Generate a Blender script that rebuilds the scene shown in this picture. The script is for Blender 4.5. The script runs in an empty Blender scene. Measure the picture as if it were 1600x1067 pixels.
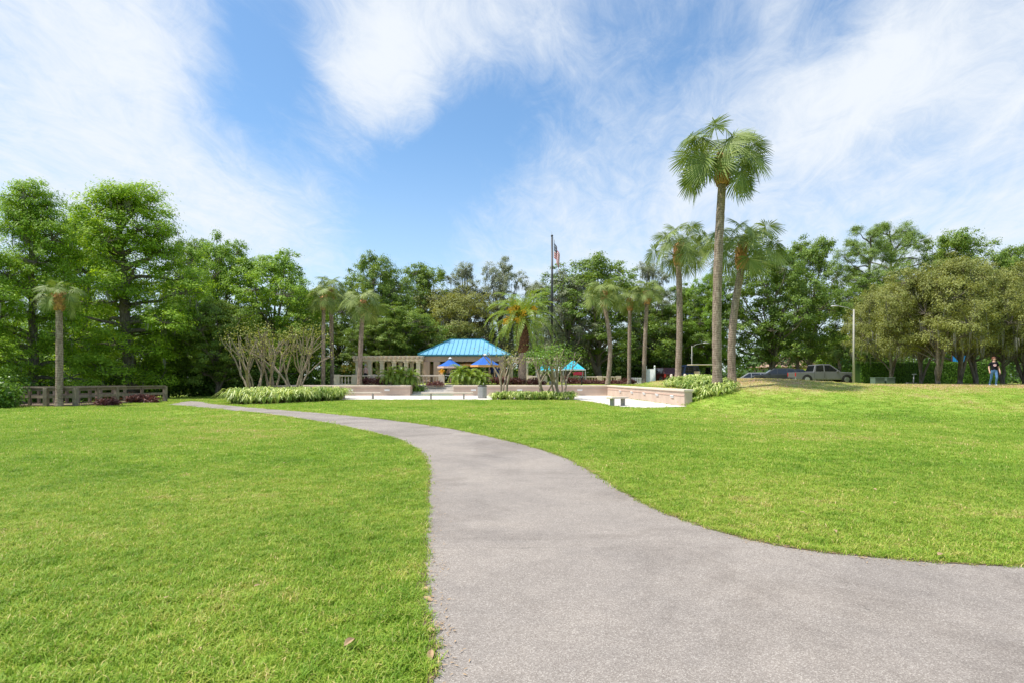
import bpy, bmesh, math, random
import numpy as np
from mathutils import Vector, Matrix
from mathutils.geometry import tessellate_polygon
random.seed(7)
R = math.radians
sc = bpy.context.scene
COL = sc.collection
F = 889.0; HZ = 590.0; EYE = 1.5       # lens in photo pixels, horizon row, eye height

def PX(px, Y): return (px - 800.0) / F * Y
def PZ(py, Y): return EYE - (py - HZ) * Y / F

# ------------------------------------------------------------ camera
cam = bpy.data.cameras.new('camera'); co = bpy.data.objects.new('camera', cam); COL.objects.link(co)
co.location = (0, 0, EYE); co.rotation_euler = (R(90), 0, 0)
cam.sensor_width = 36; cam.lens = 36 * F / 1600; cam.shift_y = (HZ - 533.5) / 1600
cam.clip_start = .05; cam.clip_end = 5000
sc.camera = co

# ------------------------------------------------------------ light
SUN = Vector((-.43, -.09, .88)).normalized()
sl = bpy.data.lights.new('sun', 'SUN'); so = bpy.data.objects.new('sun', sl); COL.objects.link(so)
sl.energy = 4.1; sl.angle = R(.55); sl.color = (1, .955, .88)
so.rotation_euler = SUN.to_track_quat('Z', 'Y').to_euler(); so.location = (-20, -10, 60)
sc.view_settings.view_transform = 'Standard'; sc.view_settings.look = 'None'
sc.view_settings.exposure = .55; sc.view_settings.gamma = 1; sc.view_settings.use_curve_mapping = False
sc.cycles.max_bounces = 6; sc.cycles.diffuse_bounces = 3; sc.cycles.transmission_bounces = 4
sc.cycles.transparent_max_bounces = 8; sc.cycles.caustics_reflective = False; sc.cycles.caustics_refractive = False

world = bpy.data.worlds.new('World'); sc.world = world; world.use_nodes = True
W = world.node_tree; W.nodes.clear()
def wn(t, **k):
    n = W.nodes.new(t)
    for a, b in k.items(): setattr(n, a, b)
    return n
def wmath(op, a, b=None, clamp=False):
    n = wn('ShaderNodeMath', operation=op, use_clamp=clamp)
    for i, v in enumerate((a, b)):
        if v is None: continue
        if isinstance(v, (int, float)): n.inputs[i].default_value = v
        else: W.links.new(v, n.inputs[i])
    return n.outputs[0]
SKYS = .145
sky = wn('ShaderNodeTexSky', sky_type='NISHITA', sun_disc=False, sun_elevation=math.asin(SUN.z), sun_rotation=math.atan2(SUN.x, SUN.y), air_density=1.0, dust_density=.6, ozone_density=2.2)
tc = wn('ShaderNodeTexCoord')
nrm = wn('ShaderNodeVectorMath', operation='NORMALIZE'); W.links.new(tc.outputs['Generated'], nrm.inputs[0])
D = nrm.outputs[0]
sep = wn('ShaderNodeSeparateXYZ'); W.links.new(D, sep.inputs[0])
den = wmath('ADD', wmath('MAXIMUM', sep.outputs[2], 0.0), .22)
px_ = wmath('DIVIDE', sep.outputs[0], den); py_ = wmath('DIVIDE', sep.outputs[1], den)
comb = wn('ShaderNodeCombineXYZ'); W.links.new(px_, comb.inputs[0]); W.links.new(py_, comb.inputs[1])
def wnoise(scale, detail, rough, rot=0, sx=1, sy=1, dist=0, off=(0, 0, 0)):
    m0 = wn('ShaderNodeMapping'); m0.inputs['Rotation'].default_value = (0, 0, rot); W.links.new(comb.outputs[0], m0.inputs[0])
    mp = wn('ShaderNodeMapping'); mp.inputs['Scale'].default_value = (sx, sy, 1); mp.inputs['Location'].default_value = off
    W.links.new(m0.outputs[0], mp.inputs[0])
    n = wn('ShaderNodeTexNoise'); n.inputs['Scale'].default_value = scale; n.inputs['Detail'].default_value = detail
    n.inputs['Roughness'].default_value = rough; n.inputs['Distortion'].default_value = dist
    W.links.new(mp.outputs[0], n.inputs['Vector']); return n.outputs['Fac']
n_big = wnoise(1.1, 5, .6, .25, 1.2, .7, .5, (3.1, 1.7, 0))
n_str = wnoise(2.3, 10, .66, .30, 1.5, .62, .9, (1.3, 4.4, 0))
n_fine = wnoise(7.0, 9, .72, .15, 1.3, .75, 1.2, (7, 2, 0))
# where the cloud banks and the blue gaps are in this sky (directions)
blobs = [  # px, py, angular radius in px, amount
    (190, 70, 150, .27), (60, 160, 240, .14), (640, 80, 110, .36), (560, 130, 70, .22), (600, 190, 50, .12), (680, 170, 40, .08), (780, 30, 100, .18), (870, 70, 50, .14),
    (1500, 70, 120, .32), (1290, 150, 80, .32), (1400, 110, 80, .22), (1560, 280, 160, .16), (1350, 340, 160, .14), (900, 330, 200, .10), (430, 310, 110, .12), (250, 330, 200, .12), (1000, 420, 260, .12), (1210, 15, 45, .22), (750, 330, 60, .10),
    (410, 60, 75, -.42), (395, 170, 80, -.34), (460, 240, 60, -.20), (730, 200, 90, -.42), (660, 290, 100, -.30), (560, 270, 70, -.16), (820, 140, 70, -.26),
    (960, 120, 110, -.16), (620, 370, 80, -.26), (1450, 220, 80, -.20), (1290, 50, 60, -.18), (1100, 90, 90, -.10)]
mask = None
for (bx, by, br, am) in blobs:
    d = Vector(((bx - 800) / F, 1, (HZ - by) / F)); L = d.length; d.normalize()
    k = 1.0 / (2 * (1 - math.cos(br / F / L * .8)))
    dot = wn('ShaderNodeVectorMath', operation='DOT_PRODUCT'); W.links.new(D, dot.inputs[0]); dot.inputs[1].default_value = d
    e = wmath('EXPONENT', wmath('MULTIPLY', wmath('SUBTRACT', dot.outputs['Value'], 1.0), k))
    t = wmath('MULTIPLY', e, am)
    mask = t if mask is None else wmath('ADD', mask, t)
dens = wmath('ADD', wmath('ADD', wmath('MULTIPLY', n_big, .45), wmath('MULTIPLY', n_str, .75)), wmath('MULTIPLY', n_fine, .62))
dens = wmath('ADD', dens, mask)
mr = wn('ShaderNodeMapRange', interpolation_type='SMOOTHSTEP'); W.links.new(dens, mr.inputs[0])
mr.inputs[1].default_value = .60; mr.inputs[2].default_value = 1.48; mr.inputs[3].default_value = .04; mr.inputs[4].default_value = .98
hz = wn('ShaderNodeMapRange', interpolation_type='SMOOTHSTEP'); W.links.new(sep.outputs[2], hz.inputs[0])
hz.inputs[1].default_value = .0; hz.inputs[2].default_value = .42; hz.inputs[3].default_value = .42; hz.inputs[4].default_value = 0
cl = wmath('MAXIMUM', mr.outputs[0], hz.outputs[0])
cl = wmath('SUBTRACT', 1.0, wmath('MULTIPLY', wmath('SUBTRACT', 1.0, mr.outputs[0]), wmath('SUBTRACT', 1.0, hz.outputs[0])))
mix = wn('ShaderNodeMixRGB'); W.links.new(cl, mix.inputs[0])
tint = wn('ShaderNodeMixRGB', blend_type='MULTIPLY'); tint.inputs[0].default_value = 1; tint.inputs[2].default_value = (.70, .92, 1.0, 1)
W.links.new(sky.outputs[0], tint.inputs[1])
W.links.new(tint.outputs[0], mix.inputs[1]); mix.inputs[2].default_value = (4.25, 4.5, 4.8, 1)
bg = wn('ShaderNodeBackground'); bg.inputs[1].default_value = SKYS; W.links.new(mix.outputs[0], bg.inputs[0])
out = wn('ShaderNodeOutputWorld'); W.links.new(bg.outputs[0], out.inputs[0])

# ------------------------------------------------------------ tagging and mesh helpers
def tag(o, label=None, cat=None, group=None, kind=None):
    if label: o['label'] = label
    if cat: o['category'] = cat
    if group: o['group'] = group
    if kind: o['kind'] = kind
    return o
def empty(name, loc, label, cat, group=None, rz=0):
    o = bpy.data.objects.new(name, None); COL.objects.link(o); o.location = loc; o.rotation_euler = (0, 0, rz)
    o.empty_display_size = .3
    return tag(o, label, cat, group)
def add(name, mesh, parent=None, loc=(0, 0, 0), rot=(0, 0, 0), scale=(1, 1, 1)):
    o = bpy.data.objects.new(name, mesh); COL.objects.link(o); o.location = loc; o.rotation_euler = rot; o.scale = scale
    if parent: o.parent = parent
    return o
class MB:
    def __init__(s): s.v = []; s.f = []; s.m = []; s.sm = []
    def face(s, pts, mi=0, smooth=False):
        b = len(s.v); s.v += [tuple(p) for p in pts]; s.f.append(tuple(range(b, b + len(pts)))); s.m.append(mi); s.sm.append(smooth)
    def box(s, c, d, mi=0, rz=0, M=None):
        cx, cy, cz = c; a, b_, h = d[0] / 2, d[1] / 2, d[2] / 2
        b = len(s.v); cr, sr = math.cos(rz), math.sin(rz)
        for dx, dy, dz in ((-1,-1,-1),(1,-1,-1),(1,1,-1),(-1,1,-1),(-1,-1,1),(1,-1,1),(1,1,1),(-1,1,1)):
            x, y = dx * a, dy * b_
            p = Vector((cx + x * cr - y * sr, cy + x * sr + y * cr, cz + dz * h))
            s.v.append(tuple(M @ p if M else p))
        for q in ((0,3,2,1),(4,5,6,7),(0,1,5,4),(1,2,6,5),(2,3,7,6),(3,0,4,7)): s.f.append(tuple(b + i for i in q)); s.m.append(mi); s.sm.append(False)
        return s
    def bar(s, p, q, w, h, mi=0):                      # beam from p to q, width w (sideways), height h (up)
        p, q = Vector(p), Vector(q); t = (q - p).normalized()
        side = t.cross(Vector((0, 0, 1)))
        side = side.normalized() if side.length > 1e-4 else Vector((1, 0, 0))
        up = side.cross(t).normalized(); b = len(s.v)
        for e in (p, q):
            for u, w_ in ((-1,-1),(1,-1),(1,1),(-1,1)): s.v.append(tuple(e + side * u * w / 2 + up * w_ * h / 2))
        for f in ((0,1,2,3),(7,6,5,4),(0,4,5,1),(1,5,6,2),(2,6,7,3),(3,7,4,0)): s.f.append(tuple(b + i for i in f)); s.m.append(mi); s.sm.append(False)
        return s
    def tube(s, pts, rads, n=8, mi=0, caps=True, wob=0):
        b = len(s.v); pts = [Vector(p) for p in pts]; prev = None
        for i, p in enumerate(pts):
            t = (pts[min(i + 1, len(pts) - 1)] - pts[max(i - 1, 0)]).normalized()
            if prev is None:
                a = Vector((1, 0, 0)) if abs(t.x) < .8 else Vector((0, 1, 0)); u = (a - t * a.dot(t)).normalized()
            else: u = (prev - t * prev.dot(t)).normalized()
            prev = u; v = t.cross(u)
            for k in range(n):
                an = 2 * math.pi * k / n; r = rads[i] * (1 + (random.uniform(-wob, wob) if wob else 0))
                s.v.append(tuple(p + (u * math.cos(an) + v * math.sin(an)) * r))
        for i in range(len(pts) - 1):
            for k in range(n):
                s.f.append((b + i*n + k, b + i*n + (k+1) % n, b + (i+1)*n + (k+1) % n, b + (i+1)*n + k)); s.m.append(mi); s.sm.append(True)
        if caps:
            s.f.append(tuple(b + k for k in range(n))[::-1]); s.m.append(mi); s.sm.append(False)
            s.f.append(tuple(b + (len(pts)-1)*n + k for k in range(n))); s.m.append(mi); s.sm.append(False)
        return s
    def lathe(s, prof, n=16, c=(0, 0, 0), mi=0):
        return s.tube([(c[0], c[1], c[2] + z) for r, z in prof], [r for r, z in prof], n, mi)
    def prism(s, poly, z0, z1, mi=0):                  # xy polygon, counterclockwise
        n = len(poly); b = len(s.v)
        s.v += [(x, y, z0) for x, y in poly] + [(x, y, z1) for x, y in poly]
        s.f.append(tuple(range(b, b + n))[::-1]); s.f.append(tuple(range(b + n, b + 2*n)))
        for i in range(n): s.f.append((b + i, b + (i+1) % n, b + n + (i+1) % n, b + n + i))
        s.m += [mi] * (n + 2); s.sm += [False] * (n + 2); return s
    def mesh(s, name, mats):
        me = bpy.data.meshes.new(name); me.from_pydata(s.v, [], s.f)
        for m in (mats if isinstance(mats, (list, tuple)) else [mats]): me.materials.append(m)
        me.polygons.foreach_set('material_index', s.m); me.polygons.foreach_set('use_smooth', s.sm); me.update(); return me
    def build(s, name, mats, parent=None, loc=(0, 0, 0), rot=(0, 0, 0), bevel=0):
        o = add(name, s.mesh(name, mats), parent, loc, rot)
        if bevel:
            md = o.modifiers.new('bevel', 'BEVEL'); md.width = bevel; md.segments = 2; md.limit_method = 'ANGLE'
        return o

def quads_mesh(name, V, mats, var=None, tri=False, mi=None):
    """V: (n,4,3) array of separate quads"""
    n, k = V.shape[0], V.shape[1]
    me = bpy.data.meshes.new(name)
    me.vertices.add(n * k); me.vertices.foreach_set('co', V.astype(np.float32).ravel())
    me.loops.add(n * k); me.loops.foreach_set('vertex_index', np.arange(n * k, dtype=np.int32))
    me.polygons.add(n); me.polygons.foreach_set('loop_start', np.arange(0, n * k, k, dtype=np.int32))
    me.polygons.foreach_set('loop_total', np.full(n, k, dtype=np.int32))
    for m in (mats if isinstance(mats, (list, tuple)) else [mats]): me.materials.append(m)
    if mi is not None: me.polygons.foreach_set('material_index', mi.astype(np.int32))
    if var is not None:
        a = me.attributes.new('var', 'FLOAT', 'POINT'); a.data.foreach_set('value', np.repeat(var, k).astype(np.float32))
    me.update(calc_edges=True); return me

# ------------------------------------------------------------ materials
def newmat(name):
    m = bpy.data.materials.new(name); m.use_nodes = True; nt = m.node_tree; nt.nodes.clear()
    o = nt.nodes.new('ShaderNodeOutputMaterial'); return m, nt, o
def nd(nt, t, **k):
    n = nt.nodes.new(t)
    for a, b in k.items(): setattr(n, a, b)
    return n
def ramp(nt, fac, stops):
    r = nd(nt, 'ShaderNodeValToRGB'); e = r.color_ramp.elements
    while len(e) < len(stops): e.new(.5)
    for i, (p, c) in enumerate(stops): e[i].position = p; e[i].color = (*c, 1)
    nt.links.new(fac, r.inputs[0]); return r.outputs[0]
def noise(nt, scale, detail=4, rough=.55, vec=None, dist=0, sc3=None):
    n = nd(nt, 'ShaderNodeTexNoise'); n.inputs['Scale'].default_value = scale; n.inputs['Detail'].default_value = detail
    n.inputs['Roughness'].default_value = rough; n.inputs['Distortion'].default_value = dist
    if vec is not None:
        if sc3:
            mp = nd(nt, 'ShaderNodeMapping'); mp.inputs['Scale'].default_value = sc3; nt.links.new(vec, mp.inputs[0]); vec = mp.outputs[0]
        nt.links.new(vec, n.inputs['Vector'])
    return n.outputs['Fac']
def objco(nt): return nd(nt, 'ShaderNodeTexCoord').outputs['Object']
def geopos(nt): return nd(nt, 'ShaderNodeNewGeometry').outputs['Position']
def pbr(nt, out, col, rough=.7, spec=.3, metal=0, bump=None, bumps=.3, dist=.02):
    p = nd(nt, 'ShaderNodeBsdfPrincipled'); p.inputs['Roughness'].default_value = rough
    p.inputs['Specular IOR Level'].default_value = spec; p.inputs['Metallic'].default_value = metal
    if isinstance(col, tuple): p.inputs['Base Color'].default_value = (*col, 1)
    else: nt.links.new(col, p.inputs['Base Color'])
    if bump is not None:
        b = nd(nt, 'ShaderNodeBump'); b.inputs['Strength'].default_value = bumps; b.inputs['Distance'].default_value = dist
        nt.links.new(bump, b.inputs['Height']); nt.links.new(b.outputs[0], p.inputs['Normal'])
    if out: nt.links.new(p.outputs[0], out.inputs[0])
    return p
def simple(name, c, rough=.6, spec=.3, metal=0, var=.12, scale=3, bump=0):
    m, nt, o = newmat(name); v = objco(nt); n = noise(nt, scale, 5, .6, v)
    a = tuple(x * (1 - var) for x in c); b = tuple(min(1, x * (1 + var)) for x in c)
    pbr(nt, o, ramp(nt, n, [(.3, a), (.7, b)]), rough, spec, metal, noise(nt, scale * 12, 3, .6, v) if bump else None, bump); return m
def foliage(name, dark, mid, light, transl=.35, tcol=None, rough=.5, spec=.25):
    m, nt, o = newmat(name)
    a = nd(nt, 'ShaderNodeAttribute', attribute_name='var'); oi = nd(nt, 'ShaderNodeObjectInfo')
    f = nd(nt, 'ShaderNodeMath', operation='MULTIPLY_ADD'); nt.links.new(oi.outputs['Random'], f.inputs[0]); f.inputs[1].default_value = .16; nt.links.new(a.outputs['Fac'], f.inputs[2])
    c = ramp(nt, f.outputs[0], [(0, dark), (.5, mid), (1, light)])
    p = pbr(nt, None, c, rough, spec)
    t = nd(nt, 'ShaderNodeBsdfTranslucent')
    mx = nd(nt, 'ShaderNodeMixRGB', blend_type='MULTIPLY'); mx.inputs[0].default_value = 1; nt.links.new(c, mx.inputs[1]); mx.inputs[2].default_value = (*(tcol or (1.5, 1.35, .55)), 1)
    nt.links.new(mx.outputs[0], t.inputs[0])
    s = nd(nt, 'ShaderNodeMixShader'); s.inputs[0].default_value = transl; nt.links.new(p.outputs[0], s.inputs[1]); nt.links.new(t.outputs[0], s.inputs[2])
    nt.links.new(s.outputs[0], o.inputs[0]); return m

# lawn colour shared by the soil sheet and the blades, from the world position
LG = bpy.data.node_groups.new('lawn_color', 'ShaderNodeTree')
LG.interface.new_socket('Color', in_out='OUTPUT', socket_type='NodeSocketColor')
go = LG.nodes.new('NodeGroupOutput'); gp = geopos(LG)
g1 = noise(LG, .16, 4, .6, gp); g2 = noise(LG, .9, 4, .65, gp, .3); g3 = noise(LG, 4.5, 3, .6, gp)
def lm(op, a, b, c=None):
    n = nd(LG, 'ShaderNodeMath', operation=op)
    for i, v in enumerate((a, b, c)):
        if v is None: continue
        if isinstance(v, (int, float)): n.inputs[i].default_value = v
        else: LG.links.new(v, n.inputs[i])
    return n.outputs[0]
sepg = nd(LG, 'ShaderNodeSeparateXYZ'); LG.links.new(gp, sepg.inputs[0])
dry = nd(LG, 'ShaderNodeMapRange', interpolation_type='SMOOTHSTEP'); LG.links.new(sepg.outputs[2], dry.inputs[0])   # the rise is drier
dry.inputs[1].default_value = .45; dry.inputs[2].default_value = 1.3; dry.inputs[3].default_value = 0; dry.inputs[4].default_value = .24
lv = lm('ADD', -.275, lm('ADD', lm('ADD', lm('MULTIPLY', g1, .64), lm('MULTIPLY', g2, .50)), lm('ADD', lm('MULTIPLY', g3, .42), dry.outputs[0])))
lc = ramp(LG, lv, [(.28, (.160, .285, .026)), (.42, (.250, .390, .042)), (.54, (.350, .470, .066)), (.66, (.465, .480, .13)), (.78, (.54, .45, .21))])
LG.links.new(lc, go.inputs[0])
def lawncol(nt):
    g = nd(nt, 'ShaderNodeGroup'); g.node_tree = LG; return g.outputs[0]

m, nt, o = newmat('lawn_soil')
v = geopos(nt)
hs = nd(nt, 'ShaderNodeMixRGB', blend_type='MULTIPLY'); hs.inputs[0].default_value = 1
nt.links.new(lawncol(nt), hs.inputs[1]); nt.links.new(ramp(nt, noise(nt, 26, 4, .7, v), [(.3, (.45, .5, .4)), (.62, (1, 1, 1))]), hs.inputs[2])
pbr(nt, o, hs.outputs[0], .85, .15, 0, noise(nt, 30, 5, .7, v), .8, .05); M_LAWN = m

def blade_mat(name):
    m, nt, o = newmat(name)
    a = nd(nt, 'ShaderNodeAttribute', attribute_name='var')
    mul = nd(nt, 'ShaderNodeMixRGB', blend_type='MULTIPLY'); mul.inputs[0].default_value = 1
    nt.links.new(lawncol(nt), mul.inputs[1])
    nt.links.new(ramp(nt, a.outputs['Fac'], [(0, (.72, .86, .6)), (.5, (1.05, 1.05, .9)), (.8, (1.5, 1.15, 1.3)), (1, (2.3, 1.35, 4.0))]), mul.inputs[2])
    p = pbr(nt, None, mul.outputs[0], .5, .3); t = nd(nt, 'ShaderNodeBsdfTranslucent'); nt.links.new(mul.outputs[0], t.inputs[0])
    s = nd(nt, 'ShaderNodeMixShader'); s.inputs[0].default_value = .38; nt.links.new(p.outputs[0], s.inputs[1]); nt.links.new(t.outputs[0], s.inputs[2])
    nt.links.new(s.outputs[0], o.inputs[0]); return m
M_BLADE = blade_mat('grass_blade')

m, nt, o = newmat('asphalt_path')                     # worn grey-pink asphalt with fine stones
v = geopos(nt)
vor = nd(nt, 'ShaderNodeTexVoronoi'); vor.inputs['Scale'].default_value = 170; nt.links.new(v, vor.inputs['Vector'])
sepc = nd(nt, 'ShaderNodeSeparateColor'); nt.links.new(vor.outputs['Color'], sepc.inputs[0])
stones = ramp(nt, sepc.outputs[0], [(0, (.215, .182, .154)), (.35, (.272, .235, .203)), (.8, (.333, .291, .252)), (.97, (.46, .41, .355))])
wear = ramp(nt, noise(nt, .8, 5, .6, v), [(.3, (.84, .84, .85)), (.7, (1.08, 1.07, 1.06))])
wear2 = ramp(nt, noise(nt, 7, 4, .6, v), [(.3, (.93, .93, .93)), (.7, (1.05, 1.05, 1.05))])
a1 = nd(nt, 'ShaderNodeMixRGB', blend_type='MULTIPLY'); a1.inputs[0].default_value = 1; nt.links.new(stones, a1.inputs[1]); nt.links.new(wear, a1.inputs[2])
a2 = nd(nt, 'ShaderNodeMixRGB', blend_type='MULTIPLY'); a2.inputs[0].default_value = 1; nt.links.new(a1.outputs[0], a2.inputs[1]); nt.links.new(wear2, a2.inputs[2])
sp_ = nd(nt, 'ShaderNodeSeparateXYZ'); nt.links.new(v, sp_.inputs[0])
def pm(op, a, b, cl=False):
    n = nd(nt, 'ShaderNodeMath', operation=op, use_clamp=cl)
    for i, q in enumerate((a, b)):
        if isinstance(q, (int, float)): n.inputs[i].default_value = q
        else: nt.links.new(q, n.inputs[i])
    return n.outputs[0]
crk = None                                            # hairline cracks across and along the path
for ax, at_, sc_n, amp, wd in ((1, 4.99, 2.2, .10, .007), (1, 9.3, 1.7, .2, .010), (0, 2.35, 1.3, .35, .006), (1, 15.5, 1.1, .3, .014)):
    ln = pm('ADD', sp_.outputs[ax], pm('MULTIPLY', pm('SUBTRACT', noise(nt, sc_n, 6, .65, v), .5), amp * 2))
    dd_ = pm('ABSOLUTE', pm('SUBTRACT', ln, at_), 0)
    c_ = pm('SUBTRACT', 1.0, pm('DIVIDE', dd_, wd), True)
    c_ = pm('MULTIPLY', c_, pm('MULTIPLY', pm('SUBTRACT', noise(nt, 3.1, 4, .6, v), .44), 7, True), True)
    crk = c_ if crk is None else pm('MAXIMUM', crk, c_)
stain = ramp(nt, noise(nt, .45, 6, .68, v, .8), [(.36, (.80, .79, .78)), (.50, (1, 1, 1)), (.68, (1.06, 1.05, 1.03))])
a3 = nd(nt, 'ShaderNodeMixRGB', blend_type='MULTIPLY'); a3.inputs[0].default_value = 1; nt.links.new(a2.outputs[0], a3.inputs[1]); nt.links.new(stain, a3.inputs[2])
a2 = nd(nt, 'ShaderNodeMixRGB'); nt.links.new(pm('MULTIPLY', crk, .62), a2.inputs[0]); nt.links.new(a3.outputs[0], a2.inputs[1]); a2.inputs[2].default_value = (.07, .062, .05, 1)
pbr(nt, o, a2.outputs[0], .85, .25, 0, vor.outputs['Distance'], .55, .006); M_PATH = m

m, nt, o = newmat('bark_grey')
v = objco(nt); n1 = noise(nt, 3, 5, .65, v, .5, (3, 3, .7)); n2 = noise(nt, 14, 4, .7, v, 0, (2, 2, .6))
pbr(nt, o, ramp(nt, n1, [(.3, (.09, .074, .060)), (.55, (.20, .17, .14)), (.75, (.34, .30, .25))]), .9, .1, 0, n2, .8, .05); M_BARK = m
m, nt, o = newmat('palm_trunk')
v = objco(nt); wv = nd(nt, 'ShaderNodeTexWave', wave_type='BANDS', bands_direction='Z'); wv.inputs['Scale'].default_value = 2.6; wv.inputs['Distortion'].default_value = 9; wv.inputs['Detail'].default_value = 3; nt.links.new(v, wv.inputs[0])
n1 = noise(nt, 5, 6, .7, v, .3, (2.2, 2.2, .6))
mx = nd(nt, 'ShaderNodeMath', operation='MULTIPLY_ADD'); nt.links.new(wv.outputs['Fac'], mx.inputs[0]); mx.inputs[1].default_value = .12; nt.links.new(n1, mx.inputs[2])
pbr(nt, o, ramp(nt, mx.outputs[0], [(.36, (.13, .095, .072)), (.56, (.27, .20, .155)), (.74, (.42, .33, .265))]), .9, .1, 0, mx.outputs[0], .9, .04); M_PTRUNK = m
M_BOOT = simple('palm_boots', (.46, .25, .12), .9, .1, 0, .5, 8, .5)
M_BOOTD = simple('palm_boots_dark', (.12, .062, .038), .9, .1, 0, .4, 8, .5)
M_CRAPE = simple('smooth_pale_bark', (.30, .235, .17), .7, .2, 0, .35, 4, .3)
M_OAK = foliage('oak_leaves', (0.083, 0.142, 0.024), (0.157, 0.248, 0.039), (0.331, 0.425, 0.083))
M_BRIGHT = foliage('maple_leaves', (0.126, 0.226, 0.028), (0.233, 0.377, 0.043), (0.467, 0.603, 0.086))
M_CYP = foliage('cypress_leaves', (0.134, 0.242, 0.022), (0.251, 0.407, 0.031), (0.502, 0.649, 0.062), .4)
M_MOSSO = foliage('live_oak_leaves', (0.123, 0.144, 0.039), (0.246, 0.269, 0.071), (0.443, 0.449, 0.143), .3)
M_LACY = foliage('grey_oak_leaves', (0.150, 0.176, 0.100), (0.268, 0.295, 0.164), (0.503, 0.511, 0.326), .25, (1.1, 1.1, .8))
M_PINE = foliage('pine_needles', (0.109, 0.176, 0.034), (0.203, 0.294, 0.055), (0.374, 0.477, 0.124), .2)
M_MOSS = foliage('spanish_moss', (.13, .125, .10), (.21, .20, .165), (.32, .31, .27), .25, (1, 1, 1), .9, .05)
M_FAN = foliage('fan_palm_leaves', (0.094, 0.140, 0.029), (0.188, 0.248, 0.051), (0.475, 0.497, 0.172), .18, (1.2, 1.3, .6), .5, .3)
M_FEATHER = foliage('feather_palm_leaves', (0.09, 0.16, 0.025), (0.18, 0.28, 0.035), (0.38, 0.46, 0.09), .3, None, .4, .4)
M_SHRUB = foliage('shrub_leaves', (0.051, 0.117, 0.013), (0.111, 0.221, 0.018), (0.238, 0.377, 0.039), .3, None, .4, .4)
M_HEDGE = foliage('hedge_leaves', (0.046, 0.102, 0.012), (0.091, 0.192, 0.019), (0.195, 0.336, 0.042), .25)
M_LILY = foliage('variegated_lily_leaves', (0.088, 0.187, 0.024), (0.363, 0.462, 0.096), (0.900, 0.900, 0.400), .3, (1.1, 1.1, .7), .45, .4)
M_RED = foliage('dark_red_leaves', (0.068, 0.024, 0.020), (0.143, 0.052, 0.041), (0.240, 0.120, 0.090), .25, (1.3, .8, .6))
M_OCHRE = foliage('ochre_leaves', (.10, .11, .015), (.20, .20, .03), (.42, .33, .05), .3)
M_UNDER = foliage('undergrowth_leaves', (0.035, 0.072, 0.015), (0.069, 0.135, 0.022), (0.141, 0.237, 0.041), .25)
M_FRUIT = simple('date_fruit_stalks', (.80, .46, .04), .6, .3, 0, .35, 9)
M_DEADFR = simple('dry_leaf', (.40, .27, .15), .8, .2, 0, .3, 6)
M_STUCCO = simple('tan_stucco', (.56, .43, .34), .9, .15, 0, .13, 1.1, .25)
M_STUCCO2 = simple('pink_stucco', (.58, .40, .32), .9, .15, 0, .07, 1.3, .25)
M_CAP = simple('cream_wall_cap', (.68, .57, .46), .8, .2, 0, .07, 2, .15)
M_CREAM = simple('cream_paint', (.68, .56, .43), .7, .3, 0, .07, 2, .1)
M_CONC = simple('pale_concrete', (.62, .57, .51), .85, .2, 0, .13, .8, .2)
M_CONCD = simple('grey_concrete', (.36, .33, .30), .85, .2, 0, .12, 3, .2)
M_WOOD = simple('weathered_wood', (.20, .15, .11), .85, .15, 0, .3, 3, .5)
M_WOODW = simple('sun_bleached_wood', (.24, .19, .145), .85, .15, 0, .3, 3, .4)
M_BLUEROOF = simple('turquoise_metal_roof', (.17, .41, .59), .45, .5, .0, .08, .7)
M_SEAM = simple('turquoise_roof_seam', (.10, .33, .47), .4, .5)
M_ROOFEDGE = simple('dark_turquoise_trim', (.03, .20, .26), .4, .5)
M_BLUE = simple('royal_blue_canvas', (.035, .13, .46), .8, .2, 0, .1)
M_ORANGE = simple('orange_canvas', (.80, .40, .14), .8, .2, 0, .08)
M_PEACH = simple('peach_canvas', (.78, .55, .45), .8, .2, 0, .08)
M_TEAL = simple('teal_canvas', (.04, .46, .66), .6, .3, 0, .12)
M_WHITE = simple('white_paint', (.78, .78, .77), .5, .4, 0, .03)
M_DARKM = simple('dark_bronze_metal', (.035, .033, .03), .4, .5, .4)
M_STEEL = simple('galvanised_steel', (.46, .45, .43), .5, .5, .4, .1)
M_POLEC = simple('pale_concrete_pole', (.42, .40, .35), .8, .2, 0, .08, 1.5)
M_BLACK = simple('black_rubber', (.02, .02, .02), .7, .3)
M_RIM = simple('alloy_wheel', (.45, .45, .46), .3, .5, .8)
def paint(name, c):
    m, nt, o = newmat(name); p = pbr(nt, o, c, .38, .4, .15); p.inputs['Coat Weight'].default_value = .35; p.inputs['Coat Roughness'].default_value = .08; return m
M_CARGREY = paint('silver_grey_car_paint', (.16, .16, .165)); M_CARRED = paint('dark_red_car_paint', (.05, .004, .006)); M_CARDARK = paint('dark_grey_car_paint', (.035, .037, .042)); M_CARBLUE = paint('navy_car_paint', (.012, .025, .06)); M_CARSILV = paint('light_silver_car_paint', (.22, .23, .24))
m, nt, o = newmat('tinted_glass'); pbr(nt, o, (.012, .014, .016), .05, .8); M_GLASS = m
M_TAIL = simple('red_tail_lamp', (.55, .02, .02), .2, .6); M_CHROME = simple('chrome', (.7, .7, .7), .12, .6, 1, .02)
M_SKIN = simple('skin', (.55, .33, .24), .55, .35, 0, .05); M_HAIRB = simple('auburn_hair', (.14, .05, .025), .6, .3); M_HAIRG = simple('grey_hair', (.4, .38, .36), .6, .3); M_HAIRD = simple('dark_hair', (.03, .022, .018), .6, .3)
M_TBLACK = simple('black_cotton', (.014, .014, .018), .9, .1); M_JEANS = simple('blue_denim', (.10, .20, .38), .9, .1, 0, .3, 9); M_TPINK = simple('pink_cotton', (.70, .42, .40), .9, .1); M_TNAVY = simple('navy_cotton', (.025, .04, .16), .9, .1)
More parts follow.
